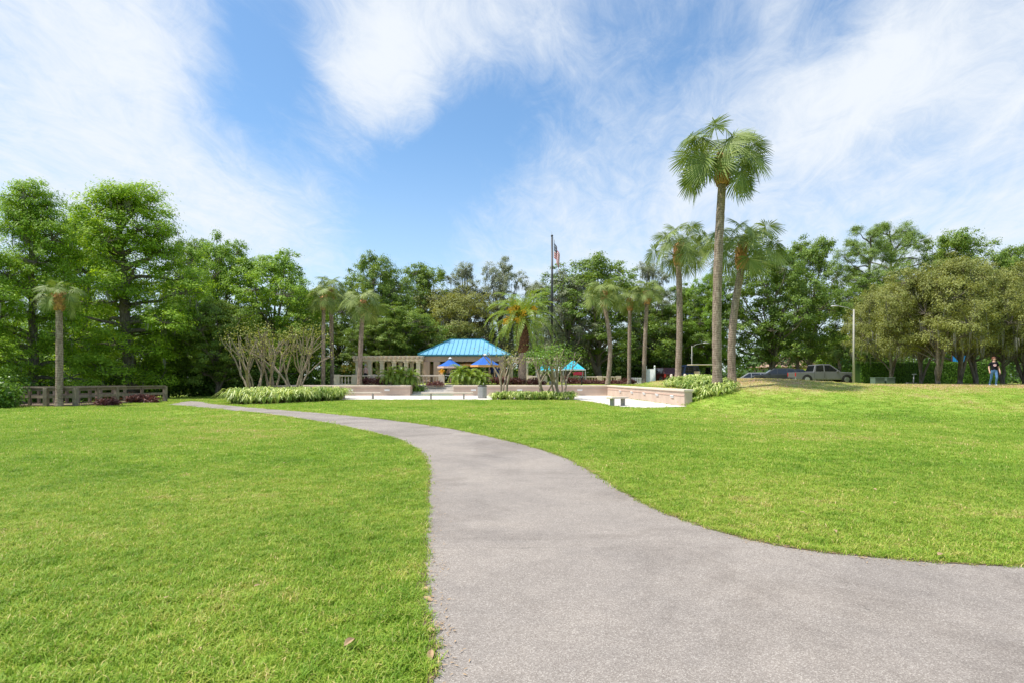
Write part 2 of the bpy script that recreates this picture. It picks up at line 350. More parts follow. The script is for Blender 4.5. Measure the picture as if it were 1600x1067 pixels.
M_SHORTS = simple('dark_shorts_cloth', (.03, .03, .035), .9, .1); M_TTAN = simple('tan_cotton', (.42, .30, .24), .9, .1); M_SHOE = simple('pale_shoes', (.55, .53, .5), .7, .3); M_PRINT = simple('pale_pink_print', (.72, .45, .45), .8, .2, 0, .3, 20)
M_MULCH = simple('mulch', (.16, .11, .075), .95, .1, 0, .4, 5, .8)
M_RED2 = simple('crimson_cloth', (.50, .05, .09), .8, .2); M_PLAYB = simple('blue_play_panel', (.02, .22, .55), .5, .4); M_ORN = simple('orange_lantern_fruit', (.85, .42, .03), .6, .3)
M_STR_R = simple('flag_red', (.55, .03, .045), .8, .2, 0, .05); M_STR_W = simple('flag_white', (.75, .74, .74), .8, .2, 0, .03); M_STR_B = simple('flag_blue', (.02, .03, .12), .8, .2, 0, .05)
M_UTIL = simple('green_utility_box', (.12, .17, .13), .6, .3, 0, .1)
M_HROOF = simple('terracotta_shingle', (.42, .29, .21), .9, .1, 0, .15, 4, .3)

# ------------------------------------------------------------ terrain
def S(t): t = np.clip(t, 0, 1); return t * t * (3 - 2 * t)
Y_BACK = 48.0
def terr(X, Y):
    X = np.asarray(X, float); Y = np.asarray(Y, float)
    A = 1.02 + .42 * np.exp(-((X - 15.5) / 5.5) ** 2)
    A = A * (1 - .38 * S((Y - 43) / 10))
    zr = A * S((Y - 21.5) / 15) * S((X - 8.6) / 2.6)
    zr = np.where((Y > 30) & (X > 9.15), np.maximum(zr, .9 * S((Y - 30) / 3) * S((X - 9.0) / .4)), zr)
    zt = (.86 + .22 * S((Y - 49) / 12)) * S((X + 19) / 5) * (Y > Y_BACK + .2) * (1 - S((X - 9) / 12) * .0)
    zt = zt * (1 - .3 * S((Y - 60) / 30))
    # the stepped gap in the back wall
    z = np.where(X < 9.2, zt * (X < 9.2), np.maximum(zr, np.where(Y > 50, zt * (1 - S((X - 12) / 8)), 0)))
    gap = (X > -8.7) & (X < -4.6) & (Y > Y_BACK) & (Y < 53.2)
    z = np.where(gap, 0.0, z)
    z = z - .35 * S((-X - 24.5) / 6) * S((Y - 20) / 12) + .012 * np.sin(X * .7 + 1) * np.sin(Y * .55) * S((Y - 8) / 8) * (X > -13)
    return z
def tz(x, y): return float(terr(x, y))

def line(a, b, s): return list(np.arange(a, b, s))
xs = np.array(line(-700, -60, 40) + line(-60, -26, 2) + line(-26, 24, .4) + line(24, 60, 1.2) + line(60, 740, 40))
ys = np.array([-300, -150, -60, -20] + line(-8, 20, 1.0) + line(20, 47.6, .4) + [47.9, 48.19, 48.21, 48.5] + line(49, 62, .5) + line(62, 100, 2) + line(100, 900, 50))
xs = np.unique(np.concatenate([xs, [-8.71, -8.69, -4.61, -4.59, 9.19, 9.21]]))
GX, GY = np.meshgrid(xs, ys); GZ = terr(GX, GY)
nx, ny = len(xs), len(ys)
idx = np.arange(nx * ny).reshape(ny, nx)
fq = np.stack([idx[:-1, :-1], idx[:-1, 1:], idx[1:, 1:], idx[1:, :-1]], -1).reshape(-1, 4)
me = bpy.data.meshes.new('lawn_ground'); me.from_pydata(np.stack([GX, GY, GZ], -1).reshape(-1, 3).tolist(), [], fq.tolist()); me.materials.append(M_LAWN)
me.polygons.foreach_set('use_smooth', [True] * len(me.polygons)); me.update()
tag(add('ground', me), kind='structure')

def g(px, py): Y = F * EYE / (py - HZ); return (PX(px, Y), Y)
def smoothpoly(pts, n=6):
    out = []
    for i in range(len(pts) - 1):
        p0 = np.array(pts[max(i - 1, 0)]); p1 = np.array(pts[i]); p2 = np.array(pts[i + 1]); p3 = np.array(pts[min(i + 2, len(pts) - 1)])
        for k in range(n):
            t = k / n; out.append(tuple(.5 * ((2*p1) + (-p0 + p2)*t + (2*p0 - 5*p1 + 4*p2 - p3)*t*t + (-p0 + 3*p1 - 3*p2 + p3)*t**3)))
    out.append(tuple(pts[-1])); return out
Lp = smoothpoly([(-.55, -4), (-.42, 0), g(672, 1067), g(661, 960), g(662, 880), g(665, 800), g(669, 745), g(664, 718), g(644, 698), g(600, 680), g(500, 659), g(420, 647), g(330, 637.5), g(262, 632)])
Rp = smoothpoly([g(330, 630.5), g(400, 637), g(500, 645), g(600, 655), g(700, 669), g(800, 690), g(880, 714), g(935, 743), g(985, 775), g(1050, 806), g(1150, 838), g(1260, 860), g(1400, 874), g(1600, 886), (7.5, 4.15), (14, 3.8), (30, 3.4)])
rj = random.Random(3)
def rag(P, a): return [(x + rj.uniform(-a, a), y + rj.uniform(-a, a)) for x, y in P]
far_end = [g(285, 627.5), g(298, 626.0), g(318, 627.5)]
path_poly = rag(Lp, .012) + far_end + rag(Rp, .012) + [(30, -4)]
def fill(name, poly, zf, mat, kind='structure', lift=0):
    tri = tessellate_polygon([[Vector((x, y, 0)) for x, y in poly]])
    me = bpy.data.meshes.new(name); me.from_pydata([(x, y, zf(x, y) + lift) for x, y in poly], [], [tuple(t) for t in tri]); me.materials.append(mat); me.update()
    bm = bmesh.new(); bm.from_mesh(me); bmesh.ops.recalc_face_normals(bm, faces=bm.faces)
    if sum(f.normal.z for f in bm.faces) < 0: bmesh.ops.reverse_faces(bm, faces=bm.faces)
    bm.to_mesh(me); bm.free()
    o = add(name, me); tag(o, kind=kind); return o
fill('path', path_poly, lambda x, y: 0, M_PATH, lift=.012)
def inpoly(X, Y, poly):
    P = np.array(poly); inside = np.zeros(X.shape, bool); j = len(P) - 1
    for i in range(len(P)):
        xi, yi = P[i]; xj, yj = P[j]
        c = ((yi > Y) != (yj > Y)) & (X < (xj - xi) * (Y - yi) / (yj - yi + 1e-12) + xi)
        inside ^= c; j = i
    return inside

# plaza (sunken pale concrete floor)
WXn, WXf = 9.3, 8.25     # right wall near / far x
plaza_poly = [g(455, 624), g(540, 624.3), g(700, 624.3), g(900, 624.3), g(925, 627.5), g(960, 634.5), g(1000, 637), g(1040, 636.5), (WXn - .2, 29.6), (WXf - .2, Y_BACK), (PX(380, 48), Y_BACK)]
fill('plaza_floor', plaza_poly, lambda x, y: 0, M_CONC, lift=.02)
# ------------------------------------------------------------ walls of the plaza
wall_h = .90
def wall(label, p, q, h, fixtures, thick=.42, face=1):
    p, q = Vector((*p, 0)), Vector((*q, 0)); L = (q - p).length; an = math.atan2((q - p).y, (q - p).x)
    e = empty('retaining_wall', p, label, 'wall', 'stucco walls round the plaza', an)
    MB().box((L/2, 0, (h - .12)/2 - .1), (L, thick, h - .12 + .2)).build('wall_body', M_STUCCO if face else M_STUCCO2, e)
    MB().box((L/2, 0, h - .06), (L + .08, thick + .12, .12)).build('wall_cap', M_CAP, e, bevel=.02)
    MB().box((L/2, -thick/2 - .012, h - .33), (L - .02, .024, .05)).build('wall_band', M_STUCCO2, e)
    lm_ = MB().box((0, 0, 0), (.42, .05, .13)).box((0, -.04, .05), (.46, .05, .035)).mesh('wall_light', M_WHITE)
    for f in fixtures: add('wall_light', lm_, e, (f, -thick/2 - .03, .48))
    return e
def wx(px, y=Y_BACK): return PX(px, y)
w1 = wall('long tan stucco wall left of the steps, behind the left flower bed', (wx(430), Y_BACK + .2), (wx(641), Y_BACK + .2), wall_h, [wx(548) - wx(430), wx(605) - wx(430), wx(505) - wx(430)])
w2 = wall('tan stucco back wall right of the steps, behind the trash can', (wx(709), Y_BACK + .2), (WXf + .22, Y_BACK + .2), wall_h, [wx(740) - wx(709), wx(812) - wx(709), wx(906) - wx(709)])
w3 = wall('sunlit stucco side wall with five lights, ending by the tall palm', (WXf, Y_BACK - .02), (WXn, 30), wall_h, [(Y_BACK - y) for y in (43.5, 40.2, 37.2, 34.5, 31.8)])
# steps in the gap
e = empty('concrete_steps', (-6.6, Y_BACK, 0), 'wide pale concrete steps rising through the gap in the back wall', 'steps')
x0, x1 = wx(641) + .05, wx(709) - .05
rise = wall_h - .02
for k in range(5):
    MB().box(((x0 + x1)/2 + 6.6, .3 + k * .62 + 2.6 - k * .31, rise * (k + .5) / 5 - .03 + .02), (x1 - x0 + .8 * (k > 0), 5.2 - k * .62, rise/5 - .004)).build('step', M_CONC, e)
for sx in (x0 - .2 + 6.6, x1 + .2 + 6.6):
    MB().box((sx, 2.9, .42), (.4, 5.2, .9)).build('cheek_wall', M_STUCCO2, e)
# patio floor
fill('patio_floor', [(wx(527, 51) - 1, 53.3), (wx(850, 53), 53.3), (wx(850, 66), 66), (wx(540, 66), 66)], tz, M_CONC, lift=.09)

# ------------------------------------------------------------ leaf clouds
rng = np.random.default_rng(11)
def leaf_quads(C, N, l, w, jit=.35, bend=0, axis=None, rg=rng):
    """C centres (n,3); N preferred normals (n,3)"""
    n = len(C); N = N + rg.normal(0, jit, (n, 3)); N /= np.linalg.norm(N, axis=1, keepdims=True) + 1e-9
    A = rg.normal(0, 1, (n, 3)) if axis is None else axis + rg.normal(0, .25, (n, 3))
    A -= N * (A * N).sum(1, keepdims=True); A /= np.linalg.norm(A, axis=1, keepdims=True) + 1e-9
    B = np.cross(N, A); s = rg.uniform(.6, 1.3, (n, 1)); a = A * l * s / 2; b = B * w * s / 2
    return np.stack([C - a, C + b, C + a, C - b], 1)
def rand_dirs(n, rg=rng, zmin=-1.0):
    z = rg.uniform(zmin, 1, n); t = rg.uniform(0, 2*np.pi, n); r = np.sqrt(1 - z*z)
    return np.stack([r*np.cos(t), r*np.sin(t), z], 1)

KINDS = {  # H, R, crown bottom, majors, subs, leaves, leaf l, w, sub radius, lobe factor, material, moss strands
 'oak':     dict(H=14, R=7, cb=.18, nm=26, ns=24, nl=105, l=.23, w=.14, sr=.62, lf=.34, mat='M_OAK'),
 'maple':   dict(H=14, R=6.5, cb=.15, nm=28, ns=24, nl=100, l=.23, w=.14, sr=.60, lf=.32, mat='M_BRIGHT'),
 'cypress': dict(H=17, R=6.5, cb=.08, nm=40, ns=20, nl=105, l=.25, w=.085, sr=.66, lf=.31, mat='M_CYP', moss=120),
 'liveoak': dict(H=9.5, R=6, cb=.33, nm=24, ns=26, nl=110, l=.16, w=.085, sr=.52, lf=.34, mat='M_MOSSO', moss=170, droop=.22),
 'lacy':    dict(H=14, R=5, cb=.22, nm=26, ns=16, nl=90, l=.19, w=.10, sr=.5, lf=.29, mat='M_LACY', moss=420),
 'pine':    dict(H=18, R=5.5, cb=.42, nm=30, ns=15, nl=120, l=.30, w=.05, sr=.52, lf=.27, mat='M_PINE')}
def prof(u, kind):
    if kind == 'cypress': return (1 - u) ** .42 * min(1, .62 + u * 1.6)
    if kind == 'pine': return math.sin(math.pi * min(max(.12 + u * .8, 0), 1)) ** .6
    return max(0.02, 1 - (abs(u - .42) / .60) ** 2.3) ** .5
def tree_meshes(kind, seed):
    k = KINDS[kind]; rd = random.Random(seed); rg = np.random.default_rng(seed)
    H, Rr = k['H'], k['R']; zb = H * k['cb']
    tr = MB(); lobes = []
    lean = Vector((rd.uniform(-.06, .06), rd.uniform(-.06, .06), 1))
    ttop = {'cypress': .9, 'pine': .93}.get(kind, .5) * H
    nt_ = 9; tp = []
    for i in range(nt_ + 1):
        t = i / nt_; tp.append(Vector((lean.x * t * ttop + rd.uniform(-.12, .12) * (i > 0), lean.y * t * ttop + rd.uniform(-.12, .12) * (i > 0), t * ttop - .3 * (i == 0))))
    r0 = H * {'cypress': .030, 'pine': .017, 'liveoak': .024}.get(kind, .028)
    tr.tube(tp, [r0 * (1.35 if i == 0 else 1) * (1 - .72 * (i / nt_)) for i in range(nt_ + 1)], 9, wob=.1)
    if kind in ('liveoak', 'oak', 'lacy'):               # a second leader from low down
        for _ in range(2 if kind == 'liveoak' else 1):
            an = rd.uniform(0, 6.28); q = []
            for i in range(6):
                t = i / 5; q.append(Vector((math.cos(an) * t * Rr * .4, math.sin(an) * t * Rr * .4, H * (.03 + .5 * t) + rd.uniform(-.1, .1))))
            tr.tube(q, [r0 * .8 * (1 - .6 * i / 5) for i in range(6)], 8, wob=.1)
    for i in range(k['nm']):
        u = ((i + .5) / k['nm'] + rd.uniform(-.04, .04)); u = min(max(u, .02), .98); an = i * 2.39996 + rd.uniform(-.5, .5)
        pr = prof(u, kind) * Rr; rr = pr * rd.uniform(.52, .92)
        lr = Rr * k['lf'] * rd.uniform(.75, 1.3) * (.65 + .35 * pr / Rr)
        c = Vector((math.cos(an) * rr, math.sin(an) * rr, zb + u * (H - zb - lr * .5)))
        if kind != 'pine' and i % 4 == 3: c.x *= .4; c.y *= .4
        lobes.append((c, lr * (1.12 if kind != 'pine' else 1)))
        zt_ = min(max(c.z * rd.uniform(.35, .62), H * .10), ttop * .97) if kind not in ('cypress', 'pine') else min(c.z * rd.uniform(.82, .97), ttop * .97)
        j = min(zt_ / ttop * nt_, nt_ - .01); a = tp[int(j)].lerp(tp[int(j) + 1], j % 1)
        mid = a.lerp(c, .5) + Vector((rd.uniform(-.4, .4), rd.uniform(-.4, .4), rd.uniform(-.1, .5))); mid2 = a.lerp(c, .78) + Vector((rd.uniform(-.3, .3), rd.uniform(-.3, .3), rd.uniform(-.1, .3)))
        rb = r0 * .42 * rd.uniform(.7, 1.1)
        tr.tube([a, a.lerp(mid, .5) + Vector((0, 0, .12)), mid, mid2, c], [rb, rb*.8, rb*.62, rb*.42, rb*.22], 6, caps=False)
    Q = []; VR = []; MQ = []; MV = []
    for c, lr in lobes:
        dirs = rand_dirs(k['ns'], rg, -.55); rads = rg.uniform(.55, 1.05, k['ns'])
        lv_ = rg.uniform(-.07, .07)
        for dv, ra in zip(dirs, rads):
            sc_ = np.array(c) + dv * ra * lr * np.array([1, 1, .72])
            if rd.random() < .5:
                q = Vector(sc_); tr.tube([c, c.lerp(q, .5) + Vector((0, 0, .1)), q], [r0*.09, r0*.06, r0*.03], 3, caps=False)
            n = int(k['nl'] * rg.uniform(.6, 1.35)); sr = k['sr'] * rg.uniform(.65, 1.25)
            off = rg.normal(0, .5, (n, 3)) * sr * np.array([1.15, 1.15, .55 if kind != 'pine' else .6])
            if k.get('droop'): off[:, 2] -= np.abs(rg.normal(0, k['droop'] * .6, n)) * (rg.random(n) < .5)
            C = sc_ + off; N = off / (sr + .1) * .8 + dv * .45 + np.array([0, 0, .95])
            Q.append(leaf_quads(C, N, k['l'], k['w'], .42, rg=rg)); VR.append(np.clip(rg.normal(.36 + lv_, .17, n) + rg.uniform(-.10, .12), 0, .84))
    if k.get('moss'):
        nm = k['moss']
        for _ in range(nm):
            c, lr = lobes[rd.randrange(len(lobes))]; dv = rand_dirs(1, rg, -.9)[0]; dv[2] = -abs(dv[2]) * .8
            p = np.array(c) + dv * lr * rd.uniform(.5, 1.0) * np.array([1, 1, .6]); ln = rd.uniform(.4, 1.3) * (1.15 if kind != 'cypress' else 1); wd = rd.uniform(.03, .09)
            for _s in range(4):
                p2 = p + rg.normal(0, .11, 3); t = rd.uniform(0, 3.14); l2 = ln * rd.uniform(.4, 1.1)
                b = np.array([math.cos(t), math.sin(t), 0]) * wd; dn = np.array([rd.uniform(-.06, .06), rd.uniform(-.06, .06), -l2])
                MQ.append([p2 - b * .5, p2 + b * .5, p2 + dn * .55 + b * .45, p2 + dn]); MV.append(rd.uniform(.1, .8))
    trunk = tr.mesh('trunk', M_BARK)
    crown = quads_mesh('crown', np.concatenate(Q), globals()[k['mat']], np.concatenate(VR))
    moss = quads_mesh('hanging_moss', np.array(MQ), M_MOSS, np.array(MV)) if MQ else None
    return trunk, crown, moss
TREES = {}
def get_tree(kind, var):
    if (kind, var) not in TREES: TREES[(kind, var)] = tree_meshes(kind, hash_(kind) + var * 17)
    return TREES[(kind, var)]
def hash_(s): return sum((i + 1) * ord(c) for i, c in enumerate(s))
NAMES = {'oak': 'oak_tree', 'maple': 'broadleaf_tree', 'cypress': 'cypress_tree', 'liveoak': 'live_oak_tree', 'lacy': 'mossy_oak_tree', 'pine': 'pine_tree'}
def tree(kind, var, px, Y, top, hw, label, rz=0, z0=None, group=None):
    k = KINDS[kind]; X = PX(px, Y); z = tz(X, Y) if z0 is None else z0; h = PZ(top, Y) - z
    e = empty(NAMES[kind], (X, Y, z), label, 'tree', group, rz)
    s = (hw * Y / F / k['R'],) * 2 + (h / k['H'],)
    t, c, m_ = get_tree(kind, var)
    for nm_, msh in (('trunk', t), ('crown', c), ('hanging_moss', m_)):
        if msh:
            o = add(nm_, msh, e, scale=s)
            if nm_ == 'hanging_moss': o['kind'] = 'stuff'
    return e

GL, GC, GR = 'trees of the wood behind the bridge', 'trees behind the pavilion', 'trees beyond the parking lot'
tree('cypress', 0, 205, 43, 283, 128, 'tallest broad bright-green cypress behind the middle of the wooden bridge', .4, None, GL)
tree('cypress', 1, 52, 38, 284, 100, 'tall cypress with grey trunk at the far left, behind the leftmost palm', 1.9, None, GL)
tree('cypress', 1, -70, 34, 330, 110, 'bright-green cypress cut by the left edge of the photo', 3.3, None, GL)
tree('cypress', 0, 130, 50, 330, 95, 'darker cypress filling the gap between the two tallest cypresses', 2.7, None, GL)
tree('maple', 0, 424, 52, 398, 82, 'rounded bright-green tree above the bare crape myrtles', .2, None, GL)
tree('maple', 1, 345, 54, 368, 62, 'tall narrow green tree right of the biggest cypress', 1.2, None, GL)
tree('oak', 1, 300, 58, 372, 55, 'dark vine-covered tree top just right of the biggest cypress', 2.2, None, GL)
tree('oak', 0, 340, 46, 470, 66, 'low shaded tree with pale forked trunk where the path ends', 4.2, None, GL)
tree('maple', 0, 262, 47, 505, 50, 'low bright tree at the right end of the wooden bridge', 5.2, None, GL)
tree('maple', 1, 470, 60, 440, 45, 'green tree with thin crown left of the pair of slim palms', 2.5, None, GL)
tree('oak', 2, 530, 72, 452, 55, 'distant green tree between the slim palms and the single palm', 2.5, None, GC)
tree('oak', 0, 588, 68, 398, 62, 'tall rounded tree crown above the pergola', .5, None, GC)
tree('oak', 1, 655, 74, 412, 62, 'dark green oak top left of the pavilion roof', 3.5, None, GC)
tree('oak', 2, 625, 62, 478, 75, 'dark shaded oak directly behind the pergola', .9, None, GC)
tree('oak', 0, 585, 60, 500, 45, 'dark low oak left of the pergola', 2.9, None, GC)
tree('liveoak', 0, 715, 73, 455, 95, 'wide olive live oak draped with moss behind the pavilion roof', 1.4, None, GC)
tree('lacy', 0, 727, 76, 412, 42, 'thin grey-green oak top rising above the left half of the blue roof', .8, None, GC)
tree('lacy', 1, 783, 74, 406, 40, 'thin mossy oak top left of the flagpole above the date palm', 2.1, None, GC)
tree('lacy', 0, 835, 72, 440, 48, 'mossy oak right behind the date palm and the flagpole', 4.0, None, GC)
tree('oak', 0, 935, 64, 402, 92, 'big grey-green oak with spreading limbs right of the flag', 1.1, None, GC)
tree('lacy', 1, 885, 62, 425, 58, 'mossy oak with thick dark trunk beside the teal canopy', 5.1, None, GC)
tree('lacy', 0, 1012, 70, 408, 45, 'slim grey oak top behind the three slender palms', 3.1, None, GC)
tree('oak', 2, 1075, 74, 448, 60, 'green oak behind the left palm of the tall palm trio', .3, None, GR)
tree('oak', 1, 1030, 70, 478, 70, 'dark oak behind the red car', 1.8, None, GR)
tree('maple', 0, 1110, 70, 430, 45, 'green tree seen just left of the tallest palm trunk', 1.8, None, GR)
tree('oak', 0, 1205, 68, 392, 80, 'broad green oak with forked grey trunk behind the parked dark cars', 2.6, None, GR)
tree('oak', 2, 1265, 76, 372, 58, 'open-crowned oak at the sky gap left of the street lamp', 4.6, None, GR)
tree('maple', 1, 1310, 84, 520, 50, 'low bright tree seen below the sky gap behind the pickup', 4.6, None, GR)
tree('pine', 0, 1352, 70, 356, 52, 'left of the two tall pines above the hedge', 2.6, None, GR)
tree('pine', 0, 1400, 74, 344, 58, 'right and tallest of the two pines above the hedge', .9, None, GR)
tree('oak', 1, 1500, 74, 360, 75, 'dark oak top above the olive live oaks at right', .6, None, GR)
tree('oak', 0, 1590, 70, 386, 62, 'dark oak top cut by the right edge of the photo', 2.9, None, GR)
tree('oak', 2, 1370, 66, 432, 65, 'dark oak crown between the street lamp and the live oaks', 5.0, None, GR)
GLO = 'olive live oaks in a row at the edge of the lawn'
for i, (px, Y, top, hw, lb) in enumerate([
    (1392, 52, 442, 62, 'leftmost olive live oak, in front of the hedge by the street lamp'),
    (1440, 44, 432, 66, 'olive live oak with one leaning slim trunk left of the thick grey one'),
    (1466, 41, 412, 84, 'olive live oak with the thickest pale grey trunk'),
    (1500, 42, 404, 80, 'live oak with twin trunks left of the walking person'),
    (1524, 44, 420, 78, 'live oak with a single pale trunk just left of the walking person'),
    (1566, 45, 428, 75, 'live oak directly behind the walking person'),
    (1600, 46, 412, 70, 'yellowish live oak cut by the right edge of the photo'),
    (1650, 43, 420, 80, 'live oak standing outside the right edge, its crown reaching in')]):
    tree('liveoak', i % 3, px, Y, top, hw, lb, i * 1.3, None, GLO)

def leaf_mass(name, boxes, n, l, w, mat, kind, label=None, cat=None, clump=.9, seed=1, parent=None):
    rg = np.random.default_rng(seed); Q = []; V = []
    tot = sum(b[6] for b in boxes)
    for (x0, x1, y0, y1, zl, zh, wt) in boxes:
        nn = int(n * wt / tot); nc = max(1, nn // 60)
        cx = rg.uniform(x0, x1, nc); cy = rg.uniform(y0, y1, nc)
        hmax = zl + (zh - zl) * (.62 + .38 * np.sin(cx * .55 + cy * .3 + seed) * np.cos(cx * .21 + 1.3))
        cz = zl + (hmax - zl) * rg.uniform(0, 1, nc) ** .7
        rep = np.repeat(np.arange(nc), 60); off = rg.normal(0, clump * .5, (len(rep), 3)) * [1, 1, .7]
        C = np.stack([cx[rep], cy[rep], cz[rep]], 1) + off; C[:, 2] = np.maximum(C[:, 2], zl + .05)
        N = off / clump + [0, -.1, .7]; Q.append(leaf_quads(C, N, l, w, .5, rg=rg)); V.append(np.clip(rg.normal(.4, .16, len(rep)) + np.repeat(rg.uniform(-.12, .12, nc), 60), 0, .95))
    me = quads_mesh(name, np.concatenate(Q), mat, np.concatenate(V)); o = add(name, me, parent)
    return tag(o, label, cat, None, kind)
leaf_mass('far_wood', [(-110, -22, 60, 76, -.5, 12, 4.5), (-24, 30, 88, 100, .4, 9.5, 3), (26, 34, 90, 100, .4, 5.5, .4), (36, 120, 88, 104, .4, 10, 4), (-75, -50, 30, 60, -.5, 9, 1.5), (75, 100, 40, 90, .4, 9, 1.5)], 90000, .75, .42, M_UNDER, 'stuff', clump=2.0, seed=4)
leaf_mass('undergrowth', [(-46, -27, 42, 56, -.3, 3.6, 2.0), (-28, -19, 46, 56, 0, 3.2, 1.2), (-36, -30, 31, 40, -.3, 1.2, .5), (-24, -14, 56, 62, .5, 3.0, 1.0), (-14, 0, 70, 76, .7, 4.2, 1.2), (0, 20, 68, 74, .7, 4.5, 2), (20, 34, 76, 82, .4, 3.2, .8), (36, 64, 62, 72, .4, 3.4, 1.6)], 60000, .34, .2, M_UNDER, 'stuff', clump=.8, seed=9)
leaf_mass('shade_bush', [(-34, -28.3, 29.5, 34, -.25, 3.4, 1), (-27.6, -25.0, 27.6, 29.2, -.2, 2.3, .5)], 24000, .17, .08, M_SHRUB, None, 'dark leafy bush at the left edge of the photo beside the bridge', 'bush', .45, 12)

# hedge
def hedge():
    x0, x1, y0, h = PX(1338, 55), PX(1565, 55), 55, 2.05
    e = empty('hedge', ((x0 + x1)/2, y0, tz((x0 + x1)/2, y0)), 'long clipped green hedge behind the street lamp and the live oaks', 'hedge')
    w = (x1 - x0)/2; rg = np.random.default_rng(5); n = 26000
    side = rg.random(n); C = np.stack([rg.uniform(-w, w, n), rg.uniform(-.7, .7, n), rg.uniform(0, h, n)], 1); N = np.zeros((n, 3))
    top = side < .35; C[top, 2] = h + rg.normal(0, .04, top.sum()); N[top] = [0, 0, 1]
    fr = (side >= .35) & (side < .85); C[fr, 1] = -.7 + rg.normal(0, .05, fr.sum()); N[fr] = [0, -1, .4]
    bk = side >= .85; C[bk, 1] = .7 + rg.normal(0, .05, bk.sum()); N[bk] = [0, 1, .3]
    add('hedge_leaves', quads_mesh('hedge_leaves', leaf_quads(C, N, .13, .08, .5, rg=rg), M_HEDGE, np.clip(rg.normal(.4, .18, n), 0, .95)), e)['kind'] = 'stuff'
    MB().box((0, 0, h/2 - .03), (2*w - .1, 1.25, h - .1)).build('hedge_core', M_UNDER, e)
hedge()

# ------------------------------------------------------------ palms
def fan_frond(el, seed, s=1.0):
    rd = random.Random(seed); mb = []; var = []
    P = Vector((0, 0, 0)); a = el; pts = [P.copy()]; n = 6; L = 1.38 * s
    for i in range(n):
        P = P + Vector((math.cos(a), 0, math.sin(a))) * L / n; pts.append(P.copy()); a -= (.09 + .10 * math.cos(a)) * (1 if el > -.4 else .5)
    for i in range(n):
        for up in (Vector((0, .018, 0)), Vector((0, 0, .018))):
            mb.append([pts[i] - up, pts[i] + up, pts[i+1] + up * .8, pts[i+1] - up * .8]); var.append(.55)
    T = Vector((math.cos(a), 0, math.sin(a))); B = Vector((0, 1, 0)); Nn = T.cross(B) * -1
    nl = 40; A = R(150)
    for j in range(nl):
        an = -A + 2 * A * (j + .5) / nl; an += rd.uniform(-.02, .02); ca = math.cos(an)
        o = pts[-1] + T * .22 * s * max(ca, 0); d = (T * ca + B * math.sin(an)).normalized()
        d = (d + Nn * .28 * (1 - abs(an) / A)).normalized()
        ll = (1.0 - .30 * (abs(an) / A) ** 2) * s * rd.uniform(.9, 1.06); da = 2 * A / nl
        dr = rd.uniform(.03, .30) * s; vv = min(.95, max(0, rd.gauss(.42, .14)))
        q = [o]; ns = 4
        for k in range(1, ns + 1):
            t = k / ns; q.append(o + d * ll * t * (1 - .12 * t) + Vector((0, 0, -1)) * dr * t ** 2.4)
        sd = (d.cross(Nn)).normalized(); ws = [0.004, .25 * ll * da * .54, .5 * ll * da * .42, .019 * s, .003]
        for k in range(ns):
            for sg in (-1, 1):
                fd = Nn * (-.35)
                mb.append([q[k], q[k] + (sd * sg + fd) * ws[k], q[k+1] + (sd * sg + fd) * ws[k+1], q[k+1]]); var.append(vv + .08 * sg)
    return quads_mesh('frond', np.array([[tuple(v) for v in f] for f in mb]), M_FAN, np.array(var))
ELS = [1.35, 1.05, .75, .42, .1, -.3, -.75]
FANS = [[fan_frond(e_, i * 10 + j) for j in range(2)] for i, e_ in enumerate(ELS)]
def sabal(px_b, Y, by, px_t, ty, crown_r, tr_w, label, nf=34, group=None, seed=0, curve=0, dead=0, z0=None):
    rd = random.Random(seed + 100); X = PX(px_b, Y); z = (tz(X, Y) if z0 is None else z0) - .05
    e = empty('sabal_palm', (X, Y, z), label, 'palm tree', group)
    top = Vector((PX(px_t, Y) - X, rd.uniform(-.3, .3), PZ(ty, Y) - z)); Ht = top.z
    n = 46; pts, rad = [], []; r = tr_w / 2
    for i in range(n + 1):
        t = i / n; bx = math.sin(t * math.pi) * curve
        pts.append(Vector((top.x * t ** 1.4 + bx, top.y * t, Ht * t))); rad.append(r * (1.25 - .25 * min(1, t * 12)) * (1 - .12 * t) * (1 + .015 * (i % 2)) * rd.uniform(.96, 1.04))
    MB().tube(pts, rad, 14, wob=.03).build('trunk', M_PTRUNK, e)
    # old leaf bases
    b = MB(); hb = min(1.5, crown_r * .52)
    b.tube([top + Vector((0, 0, -.15)), top + Vector((0, 0, hb * .3)), top + Vector((0, 0, hb))], [r * 1.1, r * 1.45, r * 1.0], 12, wob=.1)
    for k in range(48):
        a = k * 2.4; zz = -.25 + hb * k / 48; rr = r * (1.05 if zz < 0 else 1.38 - .35 * zz / hb)
        d = Vector((math.cos(a), math.sin(a), 0)); p = top + d * rr + Vector((0, 0, zz)); q = p + d * rd.uniform(.05, .13) + Vector((0, 0, rd.uniform(.2, .4)))
        b.bar(p, q, .15, .05, 0)
    b.build('leaf_bases', M_BOOT, e)
    hub = top + Vector((0, 0, hb * 1.0)); s = crown_r / 2.25
    for k in range(nf):
        t = k / (nf - 1); el = 1.40 - 1.75 * t ** .95 + rd.uniform(-.22, .22)
        ci = min(range(len(ELS)), key=lambda q_: abs(ELS[q_] - el))
        ss = s * rd.uniform(.78, 1.12) * (.66 + .34 * min(1, t * 3))
        add('frond', FANS[ci][rd.randrange(2)], e, tuple(hub + Vector((0, 0, .25 * (.5 - t)))), (rd.uniform(-.9, .9), rd.uniform(-.1, .1), k * 2.39996 + rd.uniform(-.25, .25)), (ss, ss, ss))
    return e
GP = 'sabal palms standing in the park'
sabal(1121, 31, 610, 1129, 284, 3.05, .50, 'tallest palm, its thick trunk rising from the right flower bed', 36, GP, 1, -.1)
sabal(1144, 34, 600, 1157, 418, 2.75, .46, 'palm with curved trunk just right of the tallest palm', 30, GP, 2, -.18)
